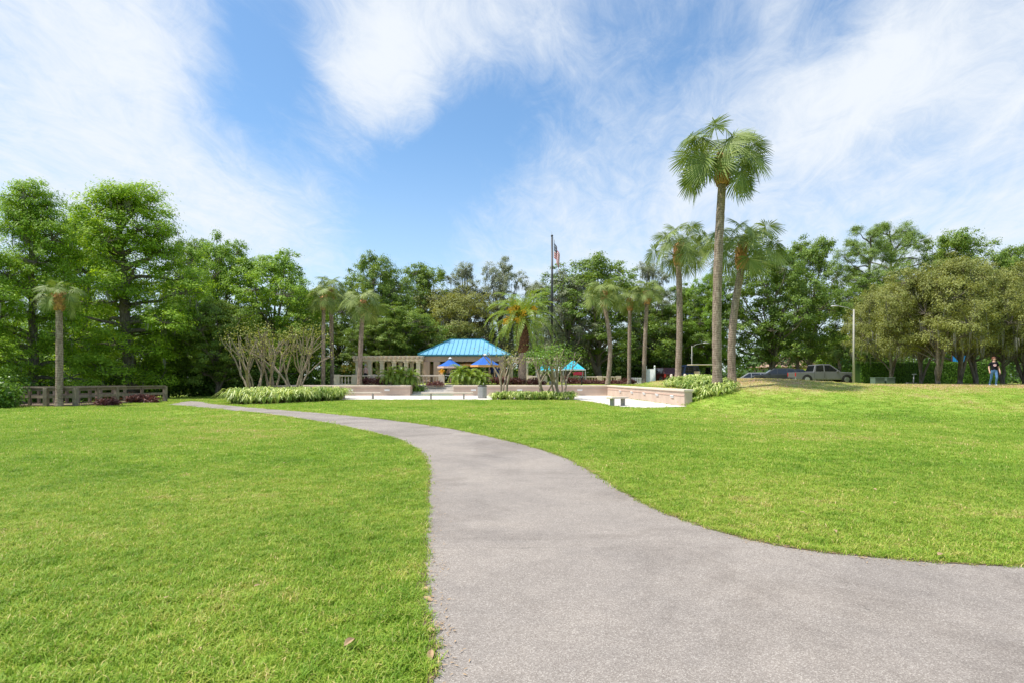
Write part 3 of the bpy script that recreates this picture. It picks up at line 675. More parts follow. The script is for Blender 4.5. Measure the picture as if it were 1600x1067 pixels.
sabal(1059, 40, 600, 1062, 410, 2.65, .44, 'palm left of the tallest one, rising behind the end wall', 30, GP, 3, .12)
sabal(1006, 52, 597, 1012, 472, 2.0, .38, 'rightmost of the three slender palms near the white sign', 26, GP, 4)
sabal(983, 53, 597, 985, 482, 1.9, .36, 'middle of the three slender palms near the white sign', 24, GP, 5)
sabal(949, 50, 595, 944, 476, 2.3, .40, 'leftmost of the three slender palms near the white sign', 28, GP, 6, .35)
sabal(562, 49, 598, 567, 492, 2.35, .42, 'single palm standing in front of the pergola', 30, GP, 7)
sabal(505, 50, 598, 507, 482, 2.0, .36, 'left one of the two slim palms behind the left flower bed', 26, GP, 8)
sabal(519, 53, 598, 518, 468, 2.1, .40, 'right one of the two slim palms behind the left flower bed', 26, GP, 9)
sabal(92, 29.5, 636, 86, 478, 1.25, .34, 'palm with a bare trunk in front of the left end of the bridge', 24, GP, 10, 0)
sabal(1247, 70, 590, 1247, 556, 2.6, .45, 'short distant palm with yellowing fronds behind the dark cars', 22, GP, 11)
sabal(1312, 66, 590, 1312, 560, 1.6, .40, 'small distant palm right behind the pickup', 16, GP, 12)

def feather_frond(el, seed, L=3.7, nl=44, ll=.48, wd=.030, arch=1.0):
    rd = random.Random(seed); Q = []; var = []; P = Vector((0, 0, 0)); a = el; pts = [P.copy()]; n = 14; tang = []
    for i in range(n):
        t = Vector((math.cos(a), 0, math.sin(a))); P = P + t * L / n; pts.append(P.copy()); tang.append(t); a -= arch * (.05 + .115 * max(math.cos(a), .1)) * (.5 + i / n)
    tang.append(tang[-1])
    for i in range(n):
        w = .03 * (1 - i / n) + .006
        for up in (Vector((0, w, 0)), Vector((0, 0, w))):
            Q.append([pts[i] - up, pts[i] + up, pts[i+1] + up, pts[i+1] - up]); var.append(.85)
    for j in range(nl):
        t = .12 + .88 * j / nl; k = min(t * n, n - .01); p = pts[int(k)].lerp(pts[int(k) + 1], k % 1); T = tang[int(k)]; U = Vector((0, 1, 0)).cross(T) * -1
        if U.z < 0: U = -U
        l = ll * math.sin(math.pi * min(.97, .18 + .78 * t)) ** .6 * rd.uniform(.85, 1.1); vv = min(.95, max(0, rd.gauss(.45, .15)))
        for sg in (-1, 1):
            d = (T * .62 + Vector((0, sg, 0)) * .78 + U * rd.uniform(.1, .45)).normalized(); e_ = p + d * l + Vector((0, 0, -.10 * l)); m_ = p + d * l * .5 + Vector((0, 0, .02)); w = T * wd * .9
            Q.append([p - w * .5, m_ - w, e_, m_ + w]); var.append(vv)
    return quads_mesh('frond', np.array([[tuple(v) for v in f] for f in Q]), M_FEATHER, np.array(var))
DELS = [1.3, .95, .6, .2, -.2, -.6]
DATE = [[feather_frond(e_, 40 + i * 3 + j) for j in range(2)] for i, e_ in enumerate(DELS)]
def date_palm():
    Y = 50; X = PX(816, Y); z = tz(X, Y); rd = random.Random(77)
    e = empty('date_palm', (X, Y, z - .1), 'date palm with orange fruit stalks and a thick dark-brown trunk top by the pavilion', 'palm tree')
    zz = lambda py: PZ(py, Y) - z
    n = 22; pts = [Vector((rd.uniform(-.02, .02), 0, zz(548) * i / n)) for i in range(n + 1)]
    MB().tube(pts, [.33 * rd.uniform(.94, 1.06) for _ in pts], 14, wob=.04).build('trunk', M_PTRUNK, e)
    b = MB().tube([(0, 0, zz(549)), (0, 0, zz(545)), (0, 0, zz(525)), (0, 0, zz(505)), (0, 0, zz(495))], [.36, .50, .56, .52, .35], 14, wob=.06)
    for k in range(110):
        a = k * 2.4; q = k / 110; z_ = zz(547) + (zz(500) - zz(547)) * q; d = Vector((math.cos(a), math.sin(a), 0)); p = d * .48 + Vector((0, 0, z_)); b.bar(p, p + d * .14 + Vector((0, 0, .2)), .13, .05)
    b.build('leaf_bases', M_BOOTD, e)
    hub = Vector((0, 0, zz(498)))
    for k in range(54):
        t = k / 53; el = 1.42 - 1.65 * t + rd.uniform(-.12, .12); ci = min(range(6), key=lambda q_: abs(DELS[q_] - el)); ss = rd.uniform(.95, 1.15)
        add('frond', DATE[ci][rd.randrange(2)], e, tuple(hub), (rd.uniform(-.2, .2), 0, k * 2.39996), (ss,) * 3)
    for (dx, dy, dz, s) in ((-.55, -.75, 1.05, 1), (-.95, -.6, .75, .9), (-1.35, -.7, -.15, .8), (-.35, -.9, -.1, .8), (1.05, -.5, .95, .7), (.1, -.9, .55, .9)):
        f = MB()
        for q in range(60):
            p = Vector((dx, dy, dz)) * .35; t = Vector((dx, dy, dz)) + Vector((rd.gauss(0, .15), rd.gauss(0, .15), rd.gauss(0, .17) - .05)) * s; m_ = p.lerp(t, .6) + Vector((0, 0, .15))
            f.tube([p, m_, t], [.014, .014, .022], 3, caps=False); f.box(t, (.08, .08, .10))
        f.build('fruit_stalks', M_FRUIT, e, tuple(hub))
date_palm()
SH = [[feather_frond(e_, 140 + i * 3 + j, 1.35, 26, .30, .03, 1.1) for j in range(2)] for i, e_ in enumerate(DELS)]
def palm_shrub(px, Y, r, label, nst=3, seed=0):
    X = PX(px, Y); z = tz(X, Y); rd = random.Random(seed); e = empty('palm_shrub', (X, Y, z), label, 'shrub', 'bushy palms in front of the patio')
    for q in range(nst):
        ox = (q - (nst - 1)/2) * .9 * r; hh = rd.uniform(.5, 1.0) * r; MB().tube([(ox * .5, 0, 0), (ox, rd.uniform(-.2, .2), hh)], [.12, .10], 8).build('stem', M_BOOTD, e)
        for k in range(34):
            t = k / 33; el = 1.4 - 1.95 * t + rd.uniform(-.15, .15); ci = min(range(6), key=lambda q_: abs(DELS[q_] - el)); s = r * rd.uniform(.8, 1.1)
            add('frond', SH[ci][rd.randrange(2)], e, (ox, 0, hh + .05), (rd.uniform(-.2, .2), 0, k * 2.39996 + q), (s,) * 3)
palm_shrub(626, 49.2, .98, 'bushy bright-green palm in front of the pergola, left of the steps', 3, 5)
palm_shrub(735, 49.2, 1.0, 'bushy green palm in front of the pavilion umbrellas, right of the steps', 3, 6)

# ------------------------------------------------------------ crape myrtles
def crape(px, Y, h, spread, stems, label, leafy=.5, levs=2, *, seed=0, group='bare-stemmed crape myrtles'):
    rd = random.Random(seed + 500); X = PX(px, Y); z = tz(X, Y); e = empty('crape_myrtle', (X, Y, z), label, 'tree', group); mb = MB(); tips = []
    def grow(p, d, r, L, lev):
        pts = [p]; q = p.copy(); dd = d.copy()
        for i in range(4):
            dd = (dd + Vector((rd.gauss(0, .13), rd.gauss(0, .13), .05))).normalized(); q = q + dd * L / 4; pts.append(q.copy())
        mb.tube(pts, [r * (1 - .35 * i / 4) for i in range(5)], 7 if lev < 2 else 5, caps=False, wob=.06)
        if lev >= levs: tips.append((q, dd)); return
        for k in range(2 if rd.random() < .75 else 3):
            nd_ = (dd + Vector((rd.gauss(0, .42), rd.gauss(0, .42), rd.uniform(0, .25)))).normalized()
            grow(q, nd_, r * .66, L * rd.uniform(.7, .95), lev + 1)
        if lev >= 1: tips.append((q, dd))
    for s_ in range(stems):
        a = s_ * 6.283 / stems + rd.uniform(-.3, .3); lean = rd.uniform(.12, .55) * spread
        grow(Vector((math.cos(a) * .18, math.sin(a) * .18, -.05)), Vector((math.cos(a) * lean, math.sin(a) * lean, 1)).normalized(), .10 * rd.uniform(.7, 1.25), h * .38, 0)
    mb.build('stems', M_CRAPE, e)
    rg = np.random.default_rng(seed + 9); Q = []; V = []
    for q, dd in tips:
        n = int(130 * leafy * rd.uniform(.4, 1.5)); off = rg.normal(0, .26, (n, 3)) + np.array(dd) * .25; C = np.array(q) + off
        Q.append(leaf_quads(C, off + [0, 0, .4], .13, .07, .5, rg=rg)); V.append(np.clip(rg.normal(.5, .18, n), 0, 1))
    add('crown', quads_mesh('crown', np.concatenate(Q), M_SHRUB if leafy > .3 else M_MOSSO, np.concatenate(V)), e)
crape(398, 41.5, 5.3, .75, 6, 'left crape myrtle with pale bare stems behind the left flower bed', .20, 2, seed=1)
crape(424, 42.5, 5.0, .6, 5, 'middle crape myrtle of bare twisted stems behind the left flower bed', .20, 2, seed=2)
crape(462, 41.5, 5.1, .8, 6, 'right crape myrtle leaning to the right behind the left flower bed', .20, 2, seed=3)
crape(786, 40.3, 3.6, .12, 3, 'slim crape myrtle right of the trash can in the middle flower bed', .16, 2, seed=4)
crape(849, 40.3, 3.5, .55, 4, 'leafy crape myrtle left of the pair in the middle flower bed', .42, 2, seed=5)
crape(873, 39.8, 3.6, .62, 5, 'crape myrtle with an upright cluster of stems right in the middle flower bed', .36, 2, seed=8)

# ------------------------------------------------------------ flower beds (ground cover nobody could count)
def strap_bed(name, polyg, n, h, mat, seed, blades=26, lw=.022):
    rg = np.random.default_rng(seed); P = np.array(polyg); Q = []; V = []
    lo, hi = P.min(0), P.max(0); c = 0; cs = []
    while len(cs) < n:
        x = rg.uniform(lo[0], hi[0], 400); y = rg.uniform(lo[1], hi[1], 400); k = inpoly(x, y, polyg); cs += list(zip(x[k], y[k]))
    for (x, y) in cs[:n]:
        z = tz(x, y); hh = h * rg.uniform(.55, 1.3); tone = rg.uniform(-.28, .25)
        for b in range(blades):
            a = rg.uniform(0, 6.283); ln = hh * rg.uniform(.8, 1.3); out = rg.uniform(.15, 1.0) * hh; d = np.array([math.cos(a), math.sin(a), 0]); sd = np.array([-d[1], d[0], 0]) * lw * rg.uniform(.6, 1.2)
            p0 = np.array([x, y, z]) + d * .04; p1 = p0 + d * out * .4 + [0, 0, ln * .62]; p2 = p0 + d * out * 1.0 + [0, 0, ln * .74]; p3 = p0 + d * out * 1.55 + [0, 0, ln * .36]
            Q.append([p0 - sd * .6, p0 + sd * .6, p1 + sd, p1 - sd]); Q.append([p1 - sd, p1 + sd, p2 + sd * .8, p2 - sd * .8]); Q.append([p2 - sd * .8, p2 + sd * .8, p3 + sd * .1, p3 - sd * .1])
            V += [min(1, max(0, rg.normal(.45, .26) + tone))] * 3
    return tag(add(name, quads_mesh(name, np.array(Q), mat, np.array(V))), kind='stuff')
lb = [g(358, 631.5), g(420, 631), g(500, 626.5), g(537, 624.6), (PX(537, 41.5), 41.5), (PX(430, 40), 40), (PX(370, 37), 37)]
fill('flower_bed_soil', lb, tz, M_MULCH, lift=.016)
strap_bed('flower_bed_plants', lb, 330, .80, M_LILY, 21, 22, .034)
mbp = [g(768, 624.4), g(830, 625), g(898, 624.6), (PX(895, 41.2), 41.2), (PX(775, 41.2), 41.2)]
strap_bed('flower_bed_plants', mbp, 120, .52, M_LILY, 22, 22, .034)
rb = [(9.85, 30), (10.4, 29.1), (11.3, 29.5), (12.2, 31), (12.3, 33), (11.9, 36), (11, 38.5), (10.2, 38.5), (9.9, 35)]
strap_bed('flower_bed_plants', rb, 230, .42, M_LILY, 23, 22, .034)
strap_bed('flower_bed_plants', [(PX(640, 50), 48.7), (PX(662, 50), 48.7), (PX(662, 50), 50.6), (PX(640, 50), 50.6)], 22, .8, M_SHRUB, 24)
def croton(name, segs, n, seed, h=.8, mat=None):
    leaf_mass(name, [(a, b, y - .35, y + .35, z, z + h, b - a) for a, b, y, z in segs], n, .16, .07, mat or M_RED, 'stuff', clump=.3, seed=seed)
croton('red_shrubs', [(PX(568, 49.6), PX(606, 49.6), 49.6, .85), (PX(770, 50), PX(852, 50), 49.9, .88), (PX(882, 54), PX(990, 54), 53.5, .95), (PX(668, 50), PX(690, 50), 50.0, .86)], 15000, 31, .75)
croton('red_shrubs', [(PX(198, 34) , PX(258, 35.2), 34.2, -.05), (PX(150, 30.8), PX(205, 32), 30.9, -.1)], 3000, 32, .42)
croton('ochre_shrubs', [(PX(528, 58), PX(560, 58), 58, .9), (PX(542, 60), PX(590, 60), 60, 1.2)], 5000, 33, 3.0, M_OCHRE)

# ------------------------------------------------------------ boardwalk bridge
def bridge():
    e = empty('wooden_bridge', (-23.5, 32, 0), 'weathered wooden boardwalk bridge with post-and-rail sides at the left edge of the wood', 'bridge'); B = Vector((-23.5, 32, 0))
    N_ = [Vector((PX(258, 36.3), 36.3, 0)), Vector((PX(182, 33), 33, 0)), Vector((PX(118, 30), 30, 0)), Vector((PX(72, 29.6), 29.6, 0)), Vector((PX(22, 30.2), 30.2, 0)), Vector((PX(-40, 31.5), 31.5, 0))]
    Fr = [Vector((-24.9, 36.6, 0)), Vector((-25.3, 35, 0)), Vector((-25.6, 33.6, 0)), Vector((-26.2, 32.6, 0)), Vector((-28.0, 32.6, 0)), Vector((-31.5, 33.9, 0))]
    z0 = .02; ht = .98
    for i in range(5):                                  # planks of the deck
        for k in range(14):
            t = (k + .5) / 14; a = N_[i].lerp(N_[i+1], t); b = Fr[i].lerp(Fr[i+1], t); L = ((N_[i] - N_[i+1]).length + (Fr[i] - Fr[i+1]).length) / 28
            MB().bar(a - B + Vector((0, 0, z0)), b - B + Vector((0, 0, z0)), max(.08, L * .93), .04).build('deck_plank', M_WOOD, e)
    for side, P, near in ((0, N_, 1), (1, Fr, 0)):
        for i in range(5):
            a, b = P[i] - B, P[i+1] - B
            MB().bar(a + Vector((0, 0, z0 + ht)), b + Vector((0, 0, z0 + ht)), .17, .05).build('top_rail', M_WOODW, e)
            MB().bar(a + Vector((0, 0, z0 + ht - .11)), b + Vector((0, 0, z0 + ht - .11)), .045, .13).build('rail', M_WOOD, e)
            MB().bar(a + Vector((0, 0, z0 + .50)), b + Vector((0, 0, z0 + .50)), .045, .14).build('rail', M_WOODW, e)
            MB().bar(a + Vector((0, 0, z0 - .04)), b + Vector((0, 0, z0 - .04)), .05, .22).build('edge_beam', M_WOOD, e)
            for k in range(2):
                p = a.lerp(b, k / 2); w = .20 if (k == 0 and near) else .13
                MB().box((p.x, p.y, (z0 + ht - .03 - .55) / 2), (w, w, z0 + ht - .03 + .55)).build('post', M_WOODW if k == 0 else M_WOOD, e, bevel=.01)
    return e
bridge()

# ------------------------------------------------------------ pavilion, pergolas, balustrade
def pavilion():
    Yf, Yb = 56.0, 65.0; x0, x1 = PX(653, Yf), PX(797, Yf); ez = PZ(553.5, Yf); yr = 60.5; rz_ = PZ(530.5, yr); rx0, rx1 = PX(705, yr), PX(753, yr)
    cx = (x0 + x1) / 2; z0 = tz(cx, 58) + .09; O = Vector((cx, Yf, z0)); e = empty('pavilion', O, 'open pink-stucco pavilion with a turquoise standing-seam hip roof', 'building')
    c = [Vector((x0, Yf, ez)), Vector((x1, Yf, ez)), Vector((x1, Yb, ez)), Vector((x0, Yb, ez))]; r0_, r1_ = Vector((rx0, yr, rz_)), Vector((rx1, yr, rz_))
    mb = MB()
    for f in ([c[0], c[1], r1_, r0_], [c[1], c[2], r1_], [c[2], c[3], r0_, r1_], [c[3], c[0], r0_]): mb.face([p - O for p in f])
    mb.face([p - O - Vector((0, 0, .12)) for p in c][::-1])
    roof = mb.build('roof', M_BLUEROOF, e)
    for i in range(1, 20):                              # raised seams front and back
        t = i / 20; x = x0 + (x1 - x0) * t
        if x < rx0: s = (x - x0) / (rx0 - x0)
        elif x > rx1: s = (x1 - x) / (x1 - rx1)
        else: s = 1
        for ye in (Yf, Yb):
            a = Vector((x, ye, ez)); b = Vector((x, ye + (yr - ye) * s, ez + (rz_ - ez) * s)); MB().bar(a - O + Vector((0, 0, .03)), b - O + Vector((0, 0, .03)), .04, .05).build('seam', M_SEAM, roof)
    for i in range(1, 12):
        y = Yf + (Yb - Yf) * i / 12; s = min((y - Yf) / (yr - Yf), (Yb - y) / (Yb - yr), 1)
        for xe, xr in ((x0, rx0), (x1, rx1)):
            MB().bar(Vector((xe, y, ez)) - O + Vector((0, 0, .03)), Vector((xe + (xr - xe) * s, y, ez + (rz_ - ez) * s)) - O + Vector((0, 0, .03)), .04, .05).build('seam', M_SEAM, roof)
    for a, b in ((c[0], r0_), (c[1], r1_), (c[2], r1_), (c[3], r0_), (r0_, r1_)): MB().bar(a - O + Vector((0, 0, .04)), b - O + Vector((0, 0, .04)), .16, .07).build('ridge_cap', M_ROOFEDGE, roof)
    for a, b in ((c[0], c[1]), (c[1], c[2]), (c[2], c[3]), (c[3], c[0])): MB().bar(a - O - Vector((0, 0, .07)), b - O - Vector((0, 0, .07)), .05, .15).build('fascia', M_ROOFEDGE, e)
    ix0, ix1, iy0, iy1 = x0 + .65, x1 - .65, Yf + .6, Yb - .6; bz = ez - .42
    for a, b in (((ix0, iy0), (ix1, iy0)), ((ix1, iy0), (ix1, iy1)), ((ix1, iy1), (ix0, iy1)), ((ix0, iy1), (ix0, iy0))):
        MB().bar(Vector((*a, bz)) - O, Vector((*b, bz)) - O, .42, .5).build('beam', M_STUCCO2, e)
    for (x, y) in ((ix0 + .15, iy0), (ix0 + 1.15, iy0 - .0), (ix1 - .15, iy0), (ix1 - 1.15, iy0), (ix0 + .15, iy1), (ix1 - .15, iy1), (ix0 + .15, (iy0 + iy1)/2), (ix1 - .15, (iy0 + iy1)/2)):
        MB().box((x - cx, y - Yf, (bz - .25 - z0)/2), (.62, .62, bz - .25 - z0 - .004)).box((x - cx, y - Yf, .08), (.74, .74, .16)).build('column', M_STUCCO2, e, bevel=.02)
    MB().box((1.2, 7.6, .55), (3.6, .6, 1.1)).box((1.2, 7.5, 1.13), (3.9, .9, .06)).build('serving_counter', M_CREAM, e)
pavilion()
def pergola(px0, px1, Y, topy, label, ncol, depth=3.2):
    x0, x1 = PX(px0, Y), PX(px1, Y); cx = (x0 + x1)/2; z0 = tz(cx, Y); zt = PZ(topy, Y) - z0; e = empty('pergola', (cx, Y, z0), label, 'pergola', 'cream pergolas beside the pavilion'); w = x1 - x0
    col = MB().box((0, 0, (zt - .45)/2), (.36, .36, zt - .45)).box((0, 0, .1), (.46, .46, .2)).box((0, 0, zt - .52), (.46, .46, .12)).mesh('column', M_CREAM)
    for yy in (0, depth):
        for i in range(ncol): add('column', col, e, (-w/2 + .45 + (w - .9) * i / (ncol - 1), yy, 0))
        MB().box((0, yy, zt - .32), (w, .2, .2)).build('beam', M_CREAM, e)
    raf = MB().box((0, 0, 0), (.10, depth + 1.3, .20)).mesh('rafter', M_CREAM); n = int(w / .42)
    for i in range(n): add('rafter', raf, e, (-w/2 + .1 + (w - .2) * i / (n - 1), depth/2, zt - .08))
    for k in range(4): MB().box((0, k * depth/3, zt + .055), (w, .06, .06)).build('batten', M_CREAM, e)
pergola(552, 661, 55, 557, 'long cream pergola on square columns left of the pavilion', 6)
pergola(792, 876, 58, 559, 'cream pergola right of the pavilion behind the date palm', 4)
def balustrade(px0, px1, Y, label, gaps=(), topy=585, piers=None):
    x0, x1 = PX(px0, Y), PX(px1, Y); z = tz((x0 + x1)/2, Y); h = PZ(topy, Y) - z; e = empty('balustrade', (x0, Y, z), label, 'balustrade', 'cream balustrades of the patio'); w = x1 - x0
    MB().box((w/2, 0, h - .06), (w + .1, .34, .12)).build('handrail', M_CAP, e, bevel=.02); MB().box((w/2, 0, .06), (w, .3, .12)).build('base_rail', M_CAP, e)
    bal = MB().lathe([(.07, .12), (.07, .18), (.045, .22), (.085, .42), (.05, .62), (.04, h - .2), (.07, h - .12)], 8).mesh('baluster', M_CREAM)
    n = int(w / .27)
    pp = piers or [0, .33, .66, 1]
    for i in range(n):
        x = w * (i + .5) / n
        if min(abs(x - p * w) for p in pp) > .3: add('baluster', bal, e, (x, 0, 0))
    for p in pp: MB().box((p * w, 0, (h + .04)/2), (.5, .42, h + .04)).build('pier', M_CREAM, e, bevel=.02)
balustrade(527, 612, 50.6, 'balustrade left of the steps with pale turned balusters', topy=585.5)
balustrade(648, 690, 50.6, 'short balustrade ending at the steps beside the left umbrella', topy=585.5, piers=[0, 1])
balustrade(828, 851, 55.5, 'low balustrade piece between the date palm and the flagpole', topy=587, piers=[0, 1])
balustrade(880, 966, 56.5, 'long low balustrade behind the red shrubs right of the flagpole', topy=587.5)

def market_umbrella(px, Y, half, apy, edgey, label, valmat, seed=0, mat=None):
    X = PX(px, Y); z = tz(X, Y) + .09; e = empty('patio_umbrella', (X, Y, z), label, 'umbrella', 'umbrellas on the patio'); r = half * Y / F; za = PZ(apy, Y) - z; ze = PZ(edgey, Y) - z; n = 8
    P = [Vector((math.cos((k + .5) * math.pi/4) * r * 1.06, math.sin((k + .5) * math.pi/4) * r * 1.06, ze)) for k in range(n)]
    for k in range(n):
        a, b = P[k], P[(k+1) % n]; md = (a + b)/2 + Vector((0, 0, .06)) ; top = Vector((0, 0, za)); m1, m2 = a.lerp(top, .5) - Vector((0, 0, .05)), b.lerp(top, .5) - Vector((0, 0, .05))
        c_ = MB(); c_.face([a, b, m2, m1]); c_.face([m1, m2, top]); c_.build('canopy_panel', mat or M_BLUE, e)
        MB().bar(a, b, .02, .02).build('rib', M_CREAM, e)
    v_ = MB()
    for k in range(n): a, b = P[k] * 1.003, P[(k+1) % n] * 1.003; v_.face([a - Vector((0, 0, .18)), b - Vector((0, 0, .18)), b, a])
    v_.build('valance', valmat, e); MB().tube([(0, 0, 0), (0, 0, za + .08)], [.03, .03], 8).build('pole', M_CREAM, e)
    MB().lathe([(.22, za - .05), (.12, za + .08), (.02, za + .14)], 8).build('top_cap', M_WHITE, e)
    MB().lathe([(.02, .68), (.5, .70), (.5, .74), (.02, .75)], 16).build('table_top', M_WHITE, e)
market_umbrella(703.5, 53.5, 19.5, 560, 572, 'blue patio umbrella with a pale peach valance left of the green palm shrub', M_PEACH)
market_umbrella(758, 53.2, 23, 554.5, 570, 'bigger blue patio umbrella with white top and orange valance beside the date palm', M_ORANGE)
market_umbrella(731, 57.5, 14, 563, 569, 'small orange-edged umbrella half hidden behind the green palm shrub', M_ORANGE, mat=M_ORANGE)
def canopy(px0, px1, Y, apy, edgey, label, shift=0):
    x0, x1 = PX(px0, Y), PX(px1, Y); cx = (x0 + x1)/2; w = (x1 - x0)/2; z = tz(cx, Y); za, ze = PZ(apy, Y) - z, PZ(edgey, Y) - z; e = empty('canopy_tent', (cx, Y, z), label, 'canopy', 'teal canopies behind the patio')
    c = [Vector((-w, -w, ze)), Vector((w, -w, ze)), Vector((w, w, ze)), Vector((-w, w, ze))]; t = Vector((shift, 0, za))
    for k in range(4):
        m_ = MB(); m_.face([c[k], c[(k+1) % 4], t]); m_.build('canopy_panel', M_TEAL, e)
        MB().bar(c[k], c[(k+1) % 4], .03, .12).build('edge_band', M_WHITE, e); MB().box((c[k].x * .97, c[k].y * .97, ze/2), (.08, .08, ze)).build('leg', M_STEEL, e)
canopy(878, 913, 55.2, 562, 577.5, 'bright teal pyramid canopy right of the flagpole')
canopy(838, 868, 55.6, 566, 579, 'smaller teal canopy left of the flagpole behind the crape myrtles')
# red cushioned bench seat under the canopy
e = empty('picnic_table', (PX(903, 58.5), 58.5, tz(PX(903, 58.5), 58.5)), 'picnic table with a crimson cloth beside the teal canopy', 'table')
MB().box((0, 0, 1.02), (1.05, .9, .10)).box((0, -.46, .88), (1.05, .02, .28)).build('tablecloth', M_RED2, e); MB().box((-.4, 0, .5), (.08, .6, 1)).box((.4, 0, .5), (.08, .6, 1)).build('legs', M_WOOD, e)

# ------------------------------------------------------------ flagpole
def flagpole():
    Y = 50; X = PX(862.5, Y); z = tz(X, Y); H = PZ(371, Y) - z; e = empty('flagpole', (X, Y, z), 'tall dark metal flagpole standing behind the back wall', 'flagpole')
    MB().tube([(0, 0, 0), (0, 0, H * .5), (0, 0, H)], [.12, .10, .075], 12).build('pole', M_DARKM, e); MB().lathe([(.25, 0), (.25, .3), (.14, .36)], 12).build('base', M_CONCD, e)
    MB().lathe([(.02, 0), (.09, .05), (.11, .11), (.09, .17), (.02, .22)], 12, (0, 0, H)).build('finial', M_DARKM, e)
    MB().tube([(0, 0, H + .2), (-.05, 0, H + .55)], [.015, .006], 5).tube([(-.04, 0, H + .45), (-.09, 0, H + .6)], [.008, .005], 4).build('tip_rod', M_STEEL, e)
    MB().tube([(.12, -.02, 1), (.12, -.02, H)], [.008, .008], 4).build('halyard', M_STEEL, e)
    # flag, hanging in folds
    nu, nv = 34, 26; Fz = H - .18; V = []; 
    def pt(u, v):
        y = .16 * math.sin(u * 15 + v * 1.2) * (.25 + u) ; x = .14 + .58 * u * (1 - .15 * v) + .05 * math.sin(u * 15 + 1.2 + v)
        return (x, y, -v * 1.25 - u * 1.55 - .10 * math.sin(u * 9) * v)
    m_ = MB()
    for i in range(nu):
        for j in range(nv):
            u0, u1, v0, v1 = i/nu, (i+1)/nu, j/nv, (j+1)/nv; st = int((j + .5)/nv * 13)
            mi = 2 if (u0 < .4 and st < 7) else (0 if st % 2 == 0 else 1)
            m_.face([pt(u0, v1), pt(u1, v1), pt(u1, v0), pt(u0, v0)], mi, True)
    for r_ in range(9):                                 # stars
        for c_ in range(6 if r_ % 2 == 0 else 5):
            u = (.033 + c_ * .066 + (0 if r_ % 2 == 0 else .033)); v = .538 * (r_ + 1) / 10; p = Vector(pt(u, v))
            m_.face([p + Vector((-.022, -.006, -.022)), p + Vector((.022, -.006, -.022)), p + Vector((.022, -.006, .022)), p + Vector((-.022, -.006, .022))], 1)
    o = m_.build('flag', [M_STR_R, M_STR_W, M_STR_B], None, (X, Y, z + Fz)); tag(o, 'red, white and blue flag with stars and stripes hanging limp from the flagpole', 'flag')
flagpole()

# ------------------------------------------------------------ plaza furniture
def bench(px, py, L, rz, label):
    x, y = g(px, py); e = empty('concrete_bench', (x, y, .02), label, 'bench', 'backless concrete benches on the plaza', rz)
    MB().box((0, 0, .435), (L, .42, .09)).build('seat', M_CONCD if False else M_CAP, e, bevel=.015)
    for s in (-1, 1): MB().box((s * L * .32, 0, .195), (.09, .26, .39)).build('leg', M_CONCD, e)
bench(560, 623.0, 3.2, 0, 'pale backless bench in front of the left stucco wall')
bench(699, 623.5, 3.6, 0, 'long backless bench left of the trash can')
bench(965, 634.0, 1.25, R(35), 'short backless bench alone on the sunlit right part of the plaza')
def trash():
    x, y = g(753.5, 621.8); e = empty('trash_can', (x, y, .02), 'round grey slatted trash can in front of the back wall', 'trash can')
    MB().lathe([(.29, 0), (.30, .03), (.30, .82), (.24, .84)], 20).build('liner', M_CONCD, e)
    s_ = MB().box((0, 0, .44), (.07, .025, .84)).mesh('slat', M_STEEL)
    for k in range(22): a = k * 2 * math.pi / 22; add('slat', s_, e, (math.cos(a) * .325, math.sin(a) * .325, 0), (0, 0, a + math.pi/2))
    MB().lathe([(.345, .86), (.35, .92), (.22, .96), (.19, .93)], 20).build('rim', M_DARKM, e)
    MB().tube([(.1, 0, .95), (.1, 0, 1.12)], [.02, .02], 6).build('ash_post', M_STEEL, e)
trash()

# ------------------------------------------------------------ lamps, sign, bollards, utilities
def lamp(px, Y, topy, side, label, r=.09):
    X = PX(px, Y); z = tz(X, Y); H = PZ(topy, Y) - z; e = empty('street_lamp', (X, Y, z), label, 'street lamp', 'street lamps by the parking lot')
    MB().tube([(0, 0, 0), (0, 0, H)], [r, r * .65], 12).build('pole', M_POLEC, e)
    MB().tube([(0, 0, H - .15), (side * .5, 0, H + .15), (side * 1.25, 0, H + .28)], [.028, .02, .02], 6).build('arm', M_STEEL, e)
    MB().tube([(side * 1.2, 0, H + .28), (side * 1.45, 0, H + .29), (side * 1.85, 0, H + .26)], [.04, .075, .04], 8).build('lamp_head', M_CHROME if False else M_STEEL, e)
lamp(1334, 46, 484, -1, 'tall pale street lamp in front of the hedge, right of the pickup', .095)
lamp(1081, 61, 540, 1, 'shorter thin street lamp between the left palm and the tallest palm', .055)
def sign():
    Y = 52; X = PX(1016, Y); z = tz(X, Y); e = empty('park_sign', (X, Y, z), 'white panel board on two round-topped posts near the slender palms', 'sign', None, R(-35))
    for s in (-1, 1): MB().box((s * .42, 0, .80), (.12, .12, 1.62)).lathe([(.09, 1.6), (.09, 1.66), (.03, 1.74)], 8, (s * .42, 0, 0)).build('post', M_WHITE, e)
    MB().box((0, 0, .76), (.72, .05, 1.30)).build('board', M_WHITE, e)
sign()
e = empty('picket_fence', (PX(996, 54), 54, tz(PX(996, 54), 54)), 'low white picket fence between the slender palms and the white sign', 'fence')
for k in range(9): MB().box((-.64 + k * .16, 0, .30), (.09, .03, .60)).build('picket', M_WHITE, e)
for zz in (.18, .5): MB().box((0, .03, zz), (1.45, .03, .07)).build('rail', M_WHITE, e)
bol = MB().lathe([(.13, 0), (.13, .62), (.16, .64), (.16, .68), (.11, .72), (.13, .80), (.09, .88), (.02, .92)], 12).mesh('bollard', M_CAP)
